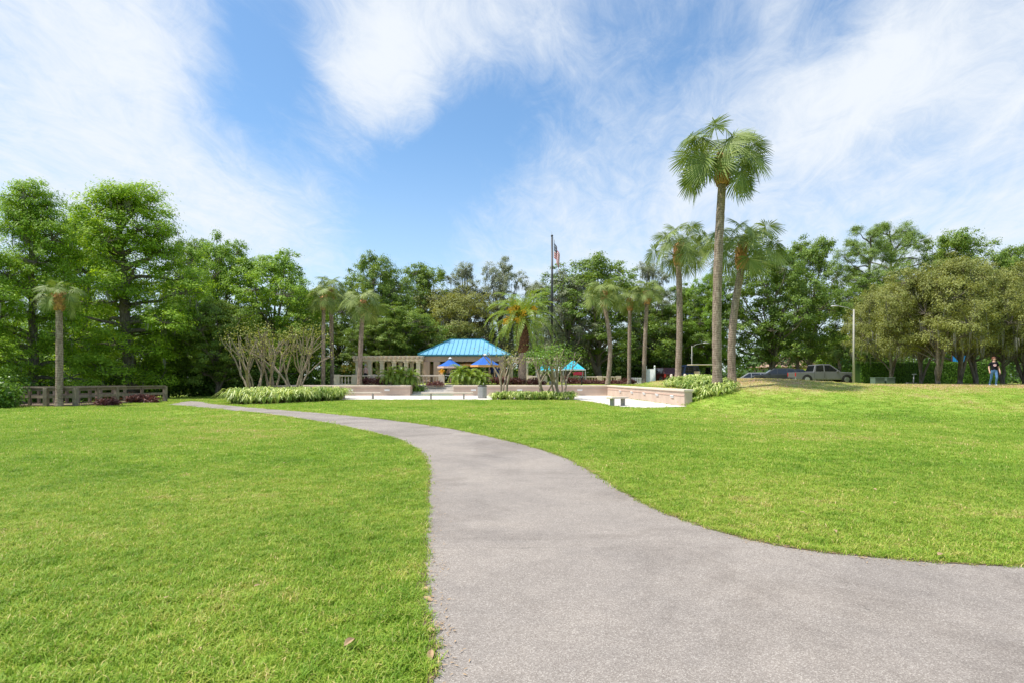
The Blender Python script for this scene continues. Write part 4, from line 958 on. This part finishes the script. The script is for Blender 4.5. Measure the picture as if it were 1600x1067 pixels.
for px, lb_ in ((1049, 'leftmost cream bollard, beside the left palm'), (1070, 'middle cream bollard, in front of the navy van'), (1090.5, 'rightmost cream bollard, in front of the golf cart')):
    Y = 50; X = PX(px, Y); tag(add('bollard', bol, None, (X, Y, tz(X, Y) - .05)), lb_, 'bollard', 'bollards at the edge of the parking lot')
for px, lb_, w in ((1371, 'left of the two low green utility boxes in front of the hedge', 1.0), (1388, 'right of the two low green utility boxes in front of the hedge', .9)):
    Y = 50; X = PX(px, Y); z = tz(X, Y); e = empty('utility_box', (X, Y, z), lb_, 'utility box', 'utility boxes by the hedge'); MB().box((0, 0, .30), (w * .84, .7, .60)).build('cabinet', M_UTIL, e, bevel=.02); MB().box((0, 0, .63), (w * .88, .76, .06)).build('lid', M_UTIL, e, bevel=.02)
Y = 46; X = PX(1427, Y); e = empty('hand_pump', (X, Y, tz(X, Y)), 'thin grey metal spigot post on the lawn left of the live oak trunks', 'water spigot')
MB().tube([(0, 0, 0), (.05, 0, .85)], [.045, .04], 8).build('post', M_STEEL, e); MB().bar((-.08, 0, .86), (.22, 0, .88), .07, .07).build('head', M_STEEL, e); MB().box((-.15, 0, .16), (.7, .3, .06)).build('base', M_CONCD, e)
Y = 48.9; X = PX(909, Y); e = empty('garden_light', (X, Y, tz(X, Y)), 'short dark garden light on the grass strip behind the back wall', 'garden light'); MB().tube([(0, 0, 0), (0, 0, .62)], [.05, .05], 8).build('post', M_DARKM, e); MB().lathe([(.14, .62), (.15, .70), (.04, .78)], 10).build('head', M_DARKM, e)
# play structure seen between the live oaks
Y = 62; X = PX(1499, Y); e = empty('playground_tower', (X, Y, tz(X, Y)), 'playground tower with a blue panel seen between the live oak trunks', 'playground')
MB().box((0, 0, 2.75), (.75, .9, .85)).build('panel', M_PLAYB, e)
for sx in (-.4, .4):
    for sy in (-.5, .5): MB().box((sx, sy, 1.8), (.09, .09, 3.6)).build('post', M_BOOTD, e)
MB().bar((.5, 0, 1.6), (2.4, 0, .4), .6, .06).build('slide', M_ORANGE, e)

# ------------------------------------------------------------ vehicles
def vehicle(name, loc, rz, prof_body, cabin, width, paint_, wheels, label, cat, wr=.38, bedcut=None, windows=(), lamps=True, group='vehicles in the parking lot', pillar=.07):
    e = empty(name, loc, label, cat, group, rz); w = width / 2
    def lo(poly, ins, inner=1.0):
        mb = MB(); n = len(poly)
        for s in (-1, 1):
            b = [(x, s * (w - ins(z)), z) for x, z in poly]; mb.face(b if s < 0 else b[::-1])
        for i in range(n):
            (xa, za), (xb, zb_) = poly[i], poly[(i+1) % n]
            mb.face([(xa, -(w - ins(za)), za), (xa, (w - ins(za)), za), (xb, (w - ins(zb_)), zb_), (xb, -(w - ins(zb_)), zb_)])
        return mb
    zs = [z for x, z in prof_body]; belt = max(zs)
    insb = lambda z: .05 + .06 * abs((z - (belt + min(zs))/2) / (belt - min(zs)))
    def weld(o, bw):
        bm = bmesh.new(); bm.from_mesh(o.data); bmesh.ops.remove_doubles(bm, verts=bm.verts, dist=.001); bmesh.ops.recalc_face_normals(bm, faces=bm.faces); bm.to_mesh(o.data); bm.free()
        md = o.modifiers.new('bevel', 'BEVEL'); md.width = bw; md.segments = 3; md.limit_method = 'ANGLE'; md.angle_limit = R(20)
    o = lo(prof_body, insb).build('body', paint_, e); weld(o, .05)
    zc0 = min(z for x, z in cabin); zc1 = max(z for x, z in cabin); insc = lambda z: .08 + .20 * (z - zc0) / (zc1 - zc0)
    o = lo(cabin, insc).build('cabin', paint_, e); weld(o, .04)
    for (pa) in windows:                                # side glass, slightly proud of the cabin side
        for s in (-1, 1):
            mb = MB(); q = [(x, s * (w - insc(z) + .008), z) for x, z in pa]; mb.face(q if s < 0 else q[::-1]); mb.build('side_window', M_GLASS, e)
    xs_ = sorted(cabin, key=lambda p: p[0])
    top = [p for p in cabin if p[1] > zc1 - .06]; bot = [p for p in cabin if p[1] < zc0 + .02]
    fr_t, fr_b = max(top), max(bot); bk_t, bk_b = min(top), min(bot)
    for (t_, b_), dx, nm_ in (((fr_t, fr_b), .012, 'windscreen'), ((bk_t, bk_b), -.012, 'rear_window')):
        q = []
        for (f_, sg) in ((.12, -1), (.12, 1), (.88, 1), (.88, -1)):
            x = b_[0] + (t_[0] - b_[0]) * f_; z = b_[1] + (t_[1] - b_[1]) * f_; q.append((x + dx, sg * (w - insc(z) - .09), z + .01))
        mb = MB(); mb.face(q); mb.build(nm_, M_GLASS, e)
    zl = min(zs)
    for x in wheels:
        for s in (-1, 1):
            MB().tube([(x, s * (w - .20), wr), (x, s * (w - .045), wr)], [wr + .07, wr + .07], 20).build('wheel_arch', M_BLACK, e)
            t_ = MB().tube([(x, s * (w - .24), wr), (x, s * (w - .03), wr)], [wr, wr], 20).build('tyre', M_BLACK, e, bevel=.02)
            MB().tube([(x, s * (w - .05), wr), (x, s * (w - .022), wr)], [wr * .62, wr * .58], 14).build('rim', M_RIM, t_)
    xr, xf = min(x for x, z in prof_body), max(x for x, z in prof_body)
    if lamps:
        for s in (-1, 1):
            MB().box((xr + .03, s * (w - .16), belt - .25), (.08, .16, .34)).build('tail_lamp', M_TAIL, e)
            MB().box((xf - .05, s * (w - .28), belt - .32), (.10, .34, .18)).build('headlight', M_CHROME, e)
    MB().box((xf - .02, 0, .48), (.14, width - .25, .2)).build('front_bumper', M_CHROME if 'pickup' in name else M_CARDARK, e)
    MB().box((xr + .02, 0, .52), (.14, width - .25, .18)).build('rear_bumper', M_CHROME if 'pickup' in name else M_CARDARK, e)
    for s in (-1, 1): MB().box((fr_b[0] - .42, s * (w + .02), zc0 + .10), (.12, .2, .14)).build('mirror', paint_, e, bevel=.02)
    return e
def gl(px, Y, dz=0): X = PX(px, Y); return (X, Y, tz(X, Y) + dz)
# pickup, front to the right
pk = vehicle('pickup_truck', gl(1284, 57, .04), R(-3), [(-2.95, .5), (-2.95, 1.12), (-.95, 1.15), (.95, 1.15), (1.35, 1.16), (2.75, 1.08), (2.95, .92), (2.97, .5), (2.5, .38), (-2.6, .42)],
    [(-1.25, 1.14), (-1.0, 1.86), (-.5, 1.92), (.45, 1.90), (1.45, 1.15)], 2.02, M_CARGREY, (-1.85, 1.95),
    'silver-grey crew-cab pickup truck parked in front of the hedge', 'pickup truck', .42, windows=([(-1.02, 1.22), (-.9, 1.78), (-.25, 1.83), (-.25, 1.22)], [(-.13, 1.22), (-.13, 1.83), (.42, 1.80), (1.1, 1.26), (1.1, 1.22)]))
MB().box((-1.95, 0, 1.125), (1.75, 1.62, .03)).build('truck_bed', M_CARDARK, pk, (0, 0, .035))
for k in (-1.15, -.19): MB().box((k, -.985, .85), (.012, .02, .58)).build('door_gap', M_CARDARK, pk)
suv_b = [(-2.3, .4), (-2.35, 1.0), (-2.2, 1.08), (1.0, 1.06), (2.15, .98), (2.3, .8), (2.3, .4), (2.1, .3), (-2.1, .3)]
suv_c = [(-2.2, 1.05), (-1.85, 1.62), (-1.4, 1.70), (.2, 1.68), (1.15, 1.05)]
suv_w = ([(-1.9, 1.12), (-1.65, 1.55), (-1.1, 1.60), (-1.1, 1.12)], [(-1.0, 1.12), (-1.0, 1.60), (-.15, 1.60), (-.15, 1.12)], [(-.05, 1.12), (-.05, 1.60), (.15, 1.58), (.8, 1.14)])
vehicle('parked_car', gl(1211, 62, -.05), R(165), suv_b, suv_c, 1.9, M_CARDARK, (-1.4, 1.4), 'dark grey wagon parked between the bush and the pickup', 'car', windows=suv_w)
vehicle('parked_car', gl(1246, 63, -.12), R(8), suv_b, suv_c, 1.9, M_CARDARK, (-1.4, 1.4), 'black car mostly hidden behind the tail of the pickup', 'car', windows=suv_w)
vehicle('parked_car', gl(1172, 64, -.48), R(160), suv_b, suv_c, 1.85, M_CARSILV, (-1.4, 1.4), 'silver car of which only the top shows right of the tall palms', 'car', windows=suv_w)
vehicle('parked_car', gl(1035, 62, .02), R(100), suv_b, suv_c, 1.85, M_CARRED, (-1.4, 1.4), 'dark red car seen from behind, right of the white sign', 'car', windows=suv_w)
vehicle('parked_van', gl(1069, 63, 0), R(95), suv_b, [(-2.25, 1.05), (-2.15, 1.95), (-1.9, 2.0), (.6, 1.98), (1.3, 1.05)], 1.95, M_CARBLUE, (-1.4, 1.4), 'navy blue van between the left palm and the golf cart', 'van', windows=([(-1.9, 1.15), (-1.85, 1.8), (-.6, 1.8), (-.6, 1.15)],))
def golf_cart():
    e = empty('golf_cart', gl(1096, 58, .0), 'golf cart with a cream roof parked left of the tallest palm', 'golf cart', 'vehicles in the parking lot', R(10))
    MB().box((0, 0, .45), (2.3, 1.15, .30)).box((.95, 0, .68), (.5, 1.1, .4)).build('body', M_CARBLUE, e, bevel=.05)
    MB().box((-.25, 0, .78), (.5, 1.05, .14)).box((-.5, 0, 1.05), (.12, 1.05, .45)).box((-.95, 0, .78), (.45, 1.05, .14)).build('seat', M_CREAM, e, bevel=.03)
    MB().box((-.1, 0, 1.92), (2.35, 1.25, .08)).build('roof', M_CAP, e, bevel=.03)
    for sx in (-1.1, .75):
        for sy in (-.55, .55): MB().tube([(sx, sy, .6), (sx - .02 * (sx < 0) - .1 * (sx > 0), sy, 1.9)], [.02, .02], 6).build('roof_post', M_DARKM, e)
    MB().box((.72, 0, 1.35), (.02, 1.0, .7)).build('windscreen', M_GLASS, e); MB().tube([(.6, .25, .85), (.4, .25, 1.05)], [.02, .14], 10).build('steering_wheel', M_BLACK, e)
    for sx in (-.8, .8):
        for sy in (-.55, .55): MB().tube([(sx, sy - .08, .23), (sx, sy + .08, .23)], [.23, .23], 14).build('wheel', M_BLACK, e)
golf_cart()
# house beyond the parking lot
e = empty('house', (PX(1232, 92), 92, .4), 'low beige house with a tan hip roof glimpsed behind the dark cars', 'house')
MB().box((0, 0, 1.4), (9, 7, 2.8)).build('wall', M_CREAM, e)
m_ = MB(); c = [Vector((-5, -4, 2.8)), Vector((5, -4, 2.8)), Vector((5, 4, 2.8)), Vector((-5, 4, 2.8))]; a_, b_ = Vector((-1.5, 0, 4.6)), Vector((1.5, 0, 4.6))
for f in ([c[0], c[1], b_, a_], [c[1], c[2], b_], [c[2], c[3], a_, b_], [c[3], c[0], a_], c[::-1]): m_.face(f)
m_.build('roof', M_HROOF, e)
for x in (-2.6, .2, 2.8): w_ = MB().box((x, -3.52, 1.5), (1.2, .06, 1.1)).build('window', M_WHITE, e); MB().box((x, -3.56, 1.5), (1.0, .03, .9)).build('pane', M_GLASS, w_)

# ------------------------------------------------------------ people
def person(loc, rz, label, mats, pose='walk', hair=None, h=1.75, print_=False):
    """mats: skin, top, bottom, shoes"""
    e = empty('person', loc, label, 'person', None, rz); s = h / 1.75
    me = bpy.data.meshes.new('body_skeleton'); st = 1 if pose == 'walk' else .25
    J = dict(pel=(0, 0, .95), bel=(0, .0, 1.08), ch=(0, -.01, 1.28), sh=(0, 0, 1.42), nk=(0, -.01, 1.50), hd=(0, -.02, 1.58), hm=(0, -.025, 1.65), ht=(0, -.01, 1.72),
        lsh=(.18, 0, 1.40), lel=(.25, .06*st, 1.13), lwr=(.27, -.06*st, .90), lha=(.27, -.10*st, .81),
        rsh=(-.18, 0, 1.40), rel=(-.25, .0, 1.13), rwr=(-.26, -.12*st, .92), rha=(-.26, -.16*st, .84),
        lhip=(.10, 0, .90), lkn=(.11, -.12*st, .50), lan=(.11, .05*st, .09), lto=(.12, -.14 + .05*st, .035),
        rhip=(-.10, 0, .90), rkn=(-.11, .06*st, .49), ran=(-.12, .30*st, .11), rto=(-.13, -.12 + .30*st, .04))
    rad = dict(pel=.145, bel=.14, ch=.155, sh=.11, nk=.055, hd=.075, hm=.095, ht=.065, lsh=.07, lel=.045, lwr=.032, lha=.035, rsh=.07, rel=.045, rwr=.032, rha=.035,
        lhip=.10, lkn=.065, lan=.045, lto=.038, rhip=.10, rkn=.065, ran=.045, rto=.038)
    E = [('pel','bel'),('bel','ch'),('ch','sh'),('sh','nk'),('nk','hd'),('hd','hm'),('hm','ht'),('sh','lsh'),('lsh','lel'),('lel','lwr'),('lwr','lha'),('sh','rsh'),('rsh','rel'),('rel','rwr'),('rwr','rha'),
        ('pel','lhip'),('lhip','lkn'),('lkn','lan'),('lan','lto'),('pel','rhip'),('rhip','rkn'),('rkn','ran'),('ran','rto')]
    # fingers
    for sd in 'lr':
        hx, hy, hz_ = J[sd + 'ha']; sg = 1 if sd == 'l' else -1
        for q in range(4):
            a_, b_ = f'{sd}f{q}a', f'{sd}f{q}b'; J[a_] = (hx + sg * .005, hy - .03 + q * .02, hz_ - .05); J[b_] = (hx - sg * .015, hy - .033 + q * .021, hz_ - .10 + abs(q - 1.5) * .008)
            rad[a_] = .010; rad[b_] = .008; E += [(sd + 'ha', a_), (a_, b_)]
        t_ = f'{sd}th'; J[t_] = (hx - sg * .02, hy - .06, hz_ - .03); rad[t_] = .011; E.append((sd + 'wr', t_))
    K = list(J); me.from_pydata([J[k] for k in K], [(K.index(a), K.index(b)) for a, b in E], [])
    o = bpy.data.objects.new('body_tmp', me); COL.objects.link(o); md = o.modifiers.new('s', 'SKIN'); 
    sv = me.skin_vertices[0].data
    for i, k in enumerate(K): r_ = rad[k]; sv[i].radius = (r_ * (1.15 if k in ('ch', 'bel', 'pel') else 1), r_ * (.85 if k in ('ch', 'bel', 'pel', 'sh') else 1)); sv[i].use_root = (k == 'pel')
    o.modifiers.new('u', 'SUBSURF').levels = 1
    dg = bpy.context.evaluated_depsgraph_get(); bm_ = bpy.data.meshes.new_from_object(o.evaluated_get(dg)); bpy.data.objects.remove(o)
    bm_.name = 'body'; 
    bm_.materials.clear()
    for m__ in mats: bm_.materials.append(m__)
    short = mats[2] in (M_SHORTS,)
    for p in bm_.polygons:
        c = p.center; ax = abs(c.x)
        if c.z > 1.475: mi = 0
        elif c.z < .085: mi = 3
        elif ax > .195 and c.z < 1.2 and c.z > .66: mi = 0
        elif c.z < .96: mi = 2 if not (short and c.z < .5) else 0
        else: mi = 1
        p.material_index = mi; p.use_smooth = True
    b = add('body', bm_, e, scale=(s,) * 3)
    hd = MB(); c = Vector((0, .015, 1.665)); n1, n2 = 8, 12
    rows = []
    for i in range(n1 + 1):
        th = math.pi * .62 * i / n1; rows.append((.112 * math.sin(th) + .002, .125 * math.cos(th)))
    hd.tube([(0, .018 , c.z + z_) for r_, z_ in rows], [r_ for r_, z_ in rows], 12, wob=.04); hd.build('hair', hair or M_HAIRD, e).scale = (s,) * 3
    # face: nose, eyes, ears
    fc = MB().box((0, -.125, 1.625), (.022, .03, .035)).build('nose', mats[0], e, bevel=.006); fc.scale = (s,) * 3
    for sx in (-.034, .034): MB().box((sx, -.113, 1.648), (.024, .012, .010)).build('eye', M_BLACK, e).scale = (s,) * 3
    MB().box((0, -.112, 1.585), (.045, .012, .008)).build('mouth', M_TPINK, e).scale = (s,) * 3
    for sx in (-.1, .1): MB().box((sx, -.005, 1.63), (.016, .035, .055)).build('ear', mats[0], e, bevel=.006).scale = (s,) * 3
    if print_:
        pr = MB(); N_ = 12; pr.face([(.085 * math.cos(k * 6.283/N_), -.168 + .02 * abs(math.cos(k * 6.283/N_)) , 1.27 + .075 * math.sin(k * 6.283/N_)) for k in range(N_)]); pr.build('shirt_print', M_PRINT, e).scale = (s,) * 3
    return e
X = PX(1553, 35.4); person((X, 35.4, tz(X, 35.4)), R(-22), 'person in black T-shirt with pale print and blue jeans walking by the live oaks', [M_SKIN, M_TBLACK, M_JEANS, M_SHOE], 'walk', M_HAIRB, 1.78, True)
X = PX(573, 54); person((X, 53.6, .98), R(150), 'person in a pink shirt and dark shorts standing under the left pergola', [M_SKIN, M_TPINK, M_SHORTS, M_SHOE], 'stand', M_HAIRG, 1.78)
X = PX(700, 52.0); person((X, 52.9 + .6, .98), R(185), 'person in a tan shirt and black shorts at the top of the steps', [M_SKIN, M_TTAN, M_SHORTS, M_BLACK], 'stand', M_HAIRD, 1.72)
X = PX(769, 54.6); person((X, 54.6, 1.05), R(20), 'person in a navy shirt under the bigger blue umbrella, left of another', [M_SKIN, M_TNAVY, M_SHORTS, M_SHOE], 'stand', M_HAIRB, 1.76)
X = PX(777.5, 55.0); person((X, 55.0, 1.05), R(200), 'person in blue turned away beside the date palm trunk', [M_SKIN, M_TNAVY, M_JEANS, M_SHOE], 'stand', M_HAIRD, 1.72)
# orange lantern-like planter ball on the balustrade pier
e = empty('flower_pot', (PX(690.5, 50.6), 50.6, PZ(585, 50.6) + .02), 'pot of orange flowers on the balustrade pier beside the steps', 'flower pot')
MB().lathe([(.09, 0), (.14, .16)], 10).build('pot', M_CAP, e); leafq = np.random.default_rng(3); C_ = leafq.normal(0, .12, (260, 3)) + [0, 0, .26]
add('flowers', quads_mesh('flowers', leaf_quads(C_, C_ * 2, .07, .06, .5), M_ORN), e)

# mulch under the live oaks
fill('mulch_bed', [(PX(1405, 43), 43), (PX(1700, 40), 38.8), (PX(1720, 50), 50), (PX(1400, 50), 50)], tz, M_MULCH, lift=.03)

# ------------------------------------------------------------ lawn blades (instances)
def tuft(name, n, h, spread, w, seed):
    rg = np.random.default_rng(seed); Q = []; V = []
    for _ in range(n):
        a = rg.uniform(0, 6.283); r_ = spread * math.sqrt(rg.random()); p = np.array([math.cos(a) * r_, math.sin(a) * r_, -.004]); b = rg.uniform(0, 6.283)
        d = np.array([math.cos(b), math.sin(b), 0]); sd = np.array([-d[1], d[0], 0]) * w * rg.uniform(.6, 1.2) / 2; hh = h * rg.uniform(.5, 1.15); ln = hh * rg.uniform(.3, 1.3)
        m_ = p + d * ln * .38 + [0, 0, hh * .68]; t = p + d * ln + [0, 0, hh * rg.uniform(.7, 1.02)]
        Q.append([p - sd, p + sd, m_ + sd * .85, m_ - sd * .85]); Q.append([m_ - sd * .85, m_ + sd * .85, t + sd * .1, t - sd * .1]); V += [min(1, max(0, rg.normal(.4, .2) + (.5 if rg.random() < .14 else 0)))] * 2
    return bpy.data.objects.new(name, quads_mesh(name, np.array(Q), M_BLADE, np.array(V)))
def scatter(name, pts, tufts, smin, smax):
    me = bpy.data.meshes.new(name); me.vertices.add(len(pts)); me.vertices.foreach_set('co', np.asarray(pts, np.float32).ravel()); me.update()
    o = add(name, me); tag(o, 'short mown green grass covering the lawn', 'grass', None, 'stuff')
    ng = bpy.data.node_groups.new(name, 'GeometryNodeTree'); ng.interface.new_socket('Geometry', in_out='INPUT', socket_type='NodeSocketGeometry'); ng.interface.new_socket('Geometry', in_out='OUTPUT', socket_type='NodeSocketGeometry')
    gi, go_ = ng.nodes.new('NodeGroupInput'), ng.nodes.new('NodeGroupOutput'); gg = ng.nodes.new('GeometryNodeGeometryToInstance')
    for t in tufts:
        oi = ng.nodes.new('GeometryNodeObjectInfo'); oi.inputs['Object'].default_value = t; oi.inputs['As Instance'].default_value = True; ng.links.new(oi.outputs['Geometry'], gg.inputs[0])
    ip = ng.nodes.new('GeometryNodeInstanceOnPoints'); ip.inputs['Pick Instance'].default_value = True
    g2i = gg
    ji = ng.nodes.new('GeometryNodeJoinGeometry')
    for l in list(ng.links): ng.links.remove(l)
    for n_ in ng.nodes:
        if n_.bl_idname == 'GeometryNodeObjectInfo': ng.links.new(n_.outputs['Geometry'], ji.inputs[0])
    ng.nodes.remove(gg)
    ng.links.new(gi.outputs[0], ip.inputs['Points']); ng.links.new(ji.outputs[0], ip.inputs['Instance'])
    ri = ng.nodes.new('FunctionNodeRandomValue'); ri.data_type = 'INT'; ri.inputs[4].default_value = 0; ri.inputs[5].default_value = len(tufts) - 1; ng.links.new(ri.outputs[2], ip.inputs['Instance Index'])
    rr = ng.nodes.new('FunctionNodeRandomValue'); rr.data_type = 'FLOAT_VECTOR'; rr.inputs[0].default_value = (-.12, -.12, 0); rr.inputs[1].default_value = (.12, .12, 6.283); ng.links.new(rr.outputs[0], ip.inputs['Rotation'])
    rs = ng.nodes.new('FunctionNodeRandomValue'); rs.data_type = 'FLOAT'; rs.inputs[2].default_value = smin; rs.inputs[3].default_value = smax; ng.links.new(rs.outputs[1], ip.inputs['Scale'])
    ng.links.new(ip.outputs[0], go_.inputs[0]); md = o.modifiers.new('scatter', 'NODES'); md.node_group = ng
    return o
def lawn_points(n, y0, y1, pw, seed, fin=None, fout=None):
    rg = np.random.default_rng(seed); Y = y0 + (y1 - y0) * rg.random(n) ** pw
    pr = np.ones(n)
    if fin: pr *= np.clip((Y - fin[0]) / (fin[1] - fin[0]), 0, 1)
    if fout: pr *= np.clip((fout[1] - Y) / (fout[1] - fout[0]), 0, 1)
    Y = Y[rg.random(n) < pr]; n = len(Y); X = rg.uniform(-1, 1, n) * (Y * .95 + 1.6)
    k = ~inpoly(X, Y, path_poly) & ~inpoly(X, Y, plaza_poly) & ~inpoly(X, Y, lb) & (X > -31)
    X, Y = X[k], Y[k]; return np.stack([X, Y, terr(X, Y)], 1)
T1 = [tuft('grass_tuft', 30, .044, .060, .0058, 60 + i) for i in range(6)]
T2 = [tuft('grass_tuft', 34, .044, .13, .009, 70 + i) for i in range(5)]
T3 = [tuft('grass_tuft', 34, .048, .26, .016, 80 + i) for i in range(5)]
scatter('grass', lawn_points(72000, 1.2, 10.5, .60, 1, None, (6, 10.5)), T1, .7, 1.3)
scatter('grass', lawn_points(52000, 5.5, 23, .60, 2, (5.5, 10), (13, 23)), T2, .75, 1.3)
scatter('grass', lawn_points(42000, 12, 50, .60, 3, (12, 22), None), T3, .75, 1.3)
# fringe leaning over the path edge
rg = np.random.default_rng(5); ed = []
for P in (Lp, Rp):
    for i in range(len(P) - 1):
        a, b = np.array(P[i]), np.array(P[i+1]); L = np.linalg.norm(b - a); dd = (b - a) / (L + 1e-9); nr = np.array([-dd[1], dd[0]])
        if a[1] > 30 or a[1] < 0 or abs(a[0]) > 12: continue
        for q in range(int(L * 46)):
            p = a + (b - a) * rg.random() + nr * rg.normal(.03, .025); ed.append((p[0], p[1], .0))
scatter('grass', np.array(ed), T1, .6, 1.15)

# bare soil rim where the edger ran, and clippings on the asphalt
for P, sg in ((Lp, 1), (Rp, 1)):
    pts = [p for p in P if 0 < p[1] < 22 and abs(p[0]) < 12]; mb = MB(); rq = random.Random(4); prev = None
    for i in range(len(pts) - 1):
        a, b = Vector((*pts[i], 0)), Vector((*pts[i+1], 0)); n_ = max(1, int((b - a).length / .08)); t_ = (b - a).normalized(); nr = Vector((-t_.y, t_.x, 0))
        for k in range(n_):
            p = a.lerp(b, k / n_); w0, w1 = rq.uniform(.0, .035), rq.uniform(.005, .05); cur = (p - nr * w0 + Vector((0, 0, .0165)), p + nr * w1 + Vector((0, 0, .0165)))
            if prev: mb.face([prev[0], cur[0], cur[1], prev[1]])
            prev = cur
    tag(mb.build('path_edge_soil', M_MULCH), kind='structure')
rg = np.random.default_rng(15); C_ = []
for P, n_, sg in ((Lp, 900, -1), (Rp, 500, -1)):
    pts = [p for p in P if .5 < p[1] < 16 and abs(p[0]) < 9]
    for q in range(n_):
        i = rg.integers(0, len(pts) - 1); a, b = np.array(pts[i]), np.array(pts[i+1]); t_ = (b - a) / np.linalg.norm(b - a); nr = np.array([-t_[1], t_[0]])
        p = a + (b - a) * rg.random() - nr * abs(rg.normal(0, .09 if sg else .05)); C_.append((p[0], p[1], .021))
C_ = np.array(C_); tag(add('clippings', quads_mesh('clippings', leaf_quads(C_, np.tile([0., 0, 1], (len(C_), 1)), .030, .007, .12, rg=rg), M_DEADFR)), kind='stuff')

# ------------------------------------------------------------ fallen leaves
rd = random.Random(8)
lmesh = []
for q in range(4):
    m_ = MB(); n = 7; L, w = rd.uniform(.09, .13), rd.uniform(.022, .038); cur = rd.uniform(.01, .03)
    for i in range(n):
        t0, t1 = i / n, (i+1) / n; f = lambda t: (-L/2 + L * t, w * math.sin(math.pi * t ** .8), cur * math.sin(math.pi * t))
        a, b = f(t0), f(t1)
        for s in (-1, 1): m_.face([(a[0], 0, a[2] * .4), (b[0], 0, b[2] * .4), (b[0], s * b[1], b[2]), (a[0], s * a[1], a[2])])
    lmesh.append(m_.mesh('fallen_leaf', M_DEADFR))
spots = [(671, 968), (668, 940), (673, 1030), (664, 925), (672, 990), (402, 926), (546, 1018), (1254, 808), (1258, 829), (1305, 838), (1396, 792), (1470, 876), (1500, 795), (1367, 770), (1215, 848), (445, 728), (260, 945)]
for i, (px, py) in enumerate(spots):
    x, y = g(px, py); o = add('fallen_leaf', lmesh[i % 4], None, (x, y, .022 if 660 < px < 1180 else .055), (rd.uniform(-.3, .3), rd.uniform(-.3, .3), rd.uniform(0, 6.28)), (rd.uniform(.4, .75),) * 3)
    if 660 < px < 690: tag(o, 'dry curled tan leaf lying at the left edge of the path', 'leaf', 'dry leaves along the path edge')
    elif px < 660: tag(o, 'dry tan leaf lying in the grass of the left lawn', 'leaf', 'dry leaves on the left lawn')
    else: tag(o, 'dry tan leaf lying in the grass of the right lawn', 'leaf', 'dry leaves on the right lawn')
for o_ in list(COL.objects):
    if o_.name.startswith('body_tmp'): bpy.data.objects.remove(o_)
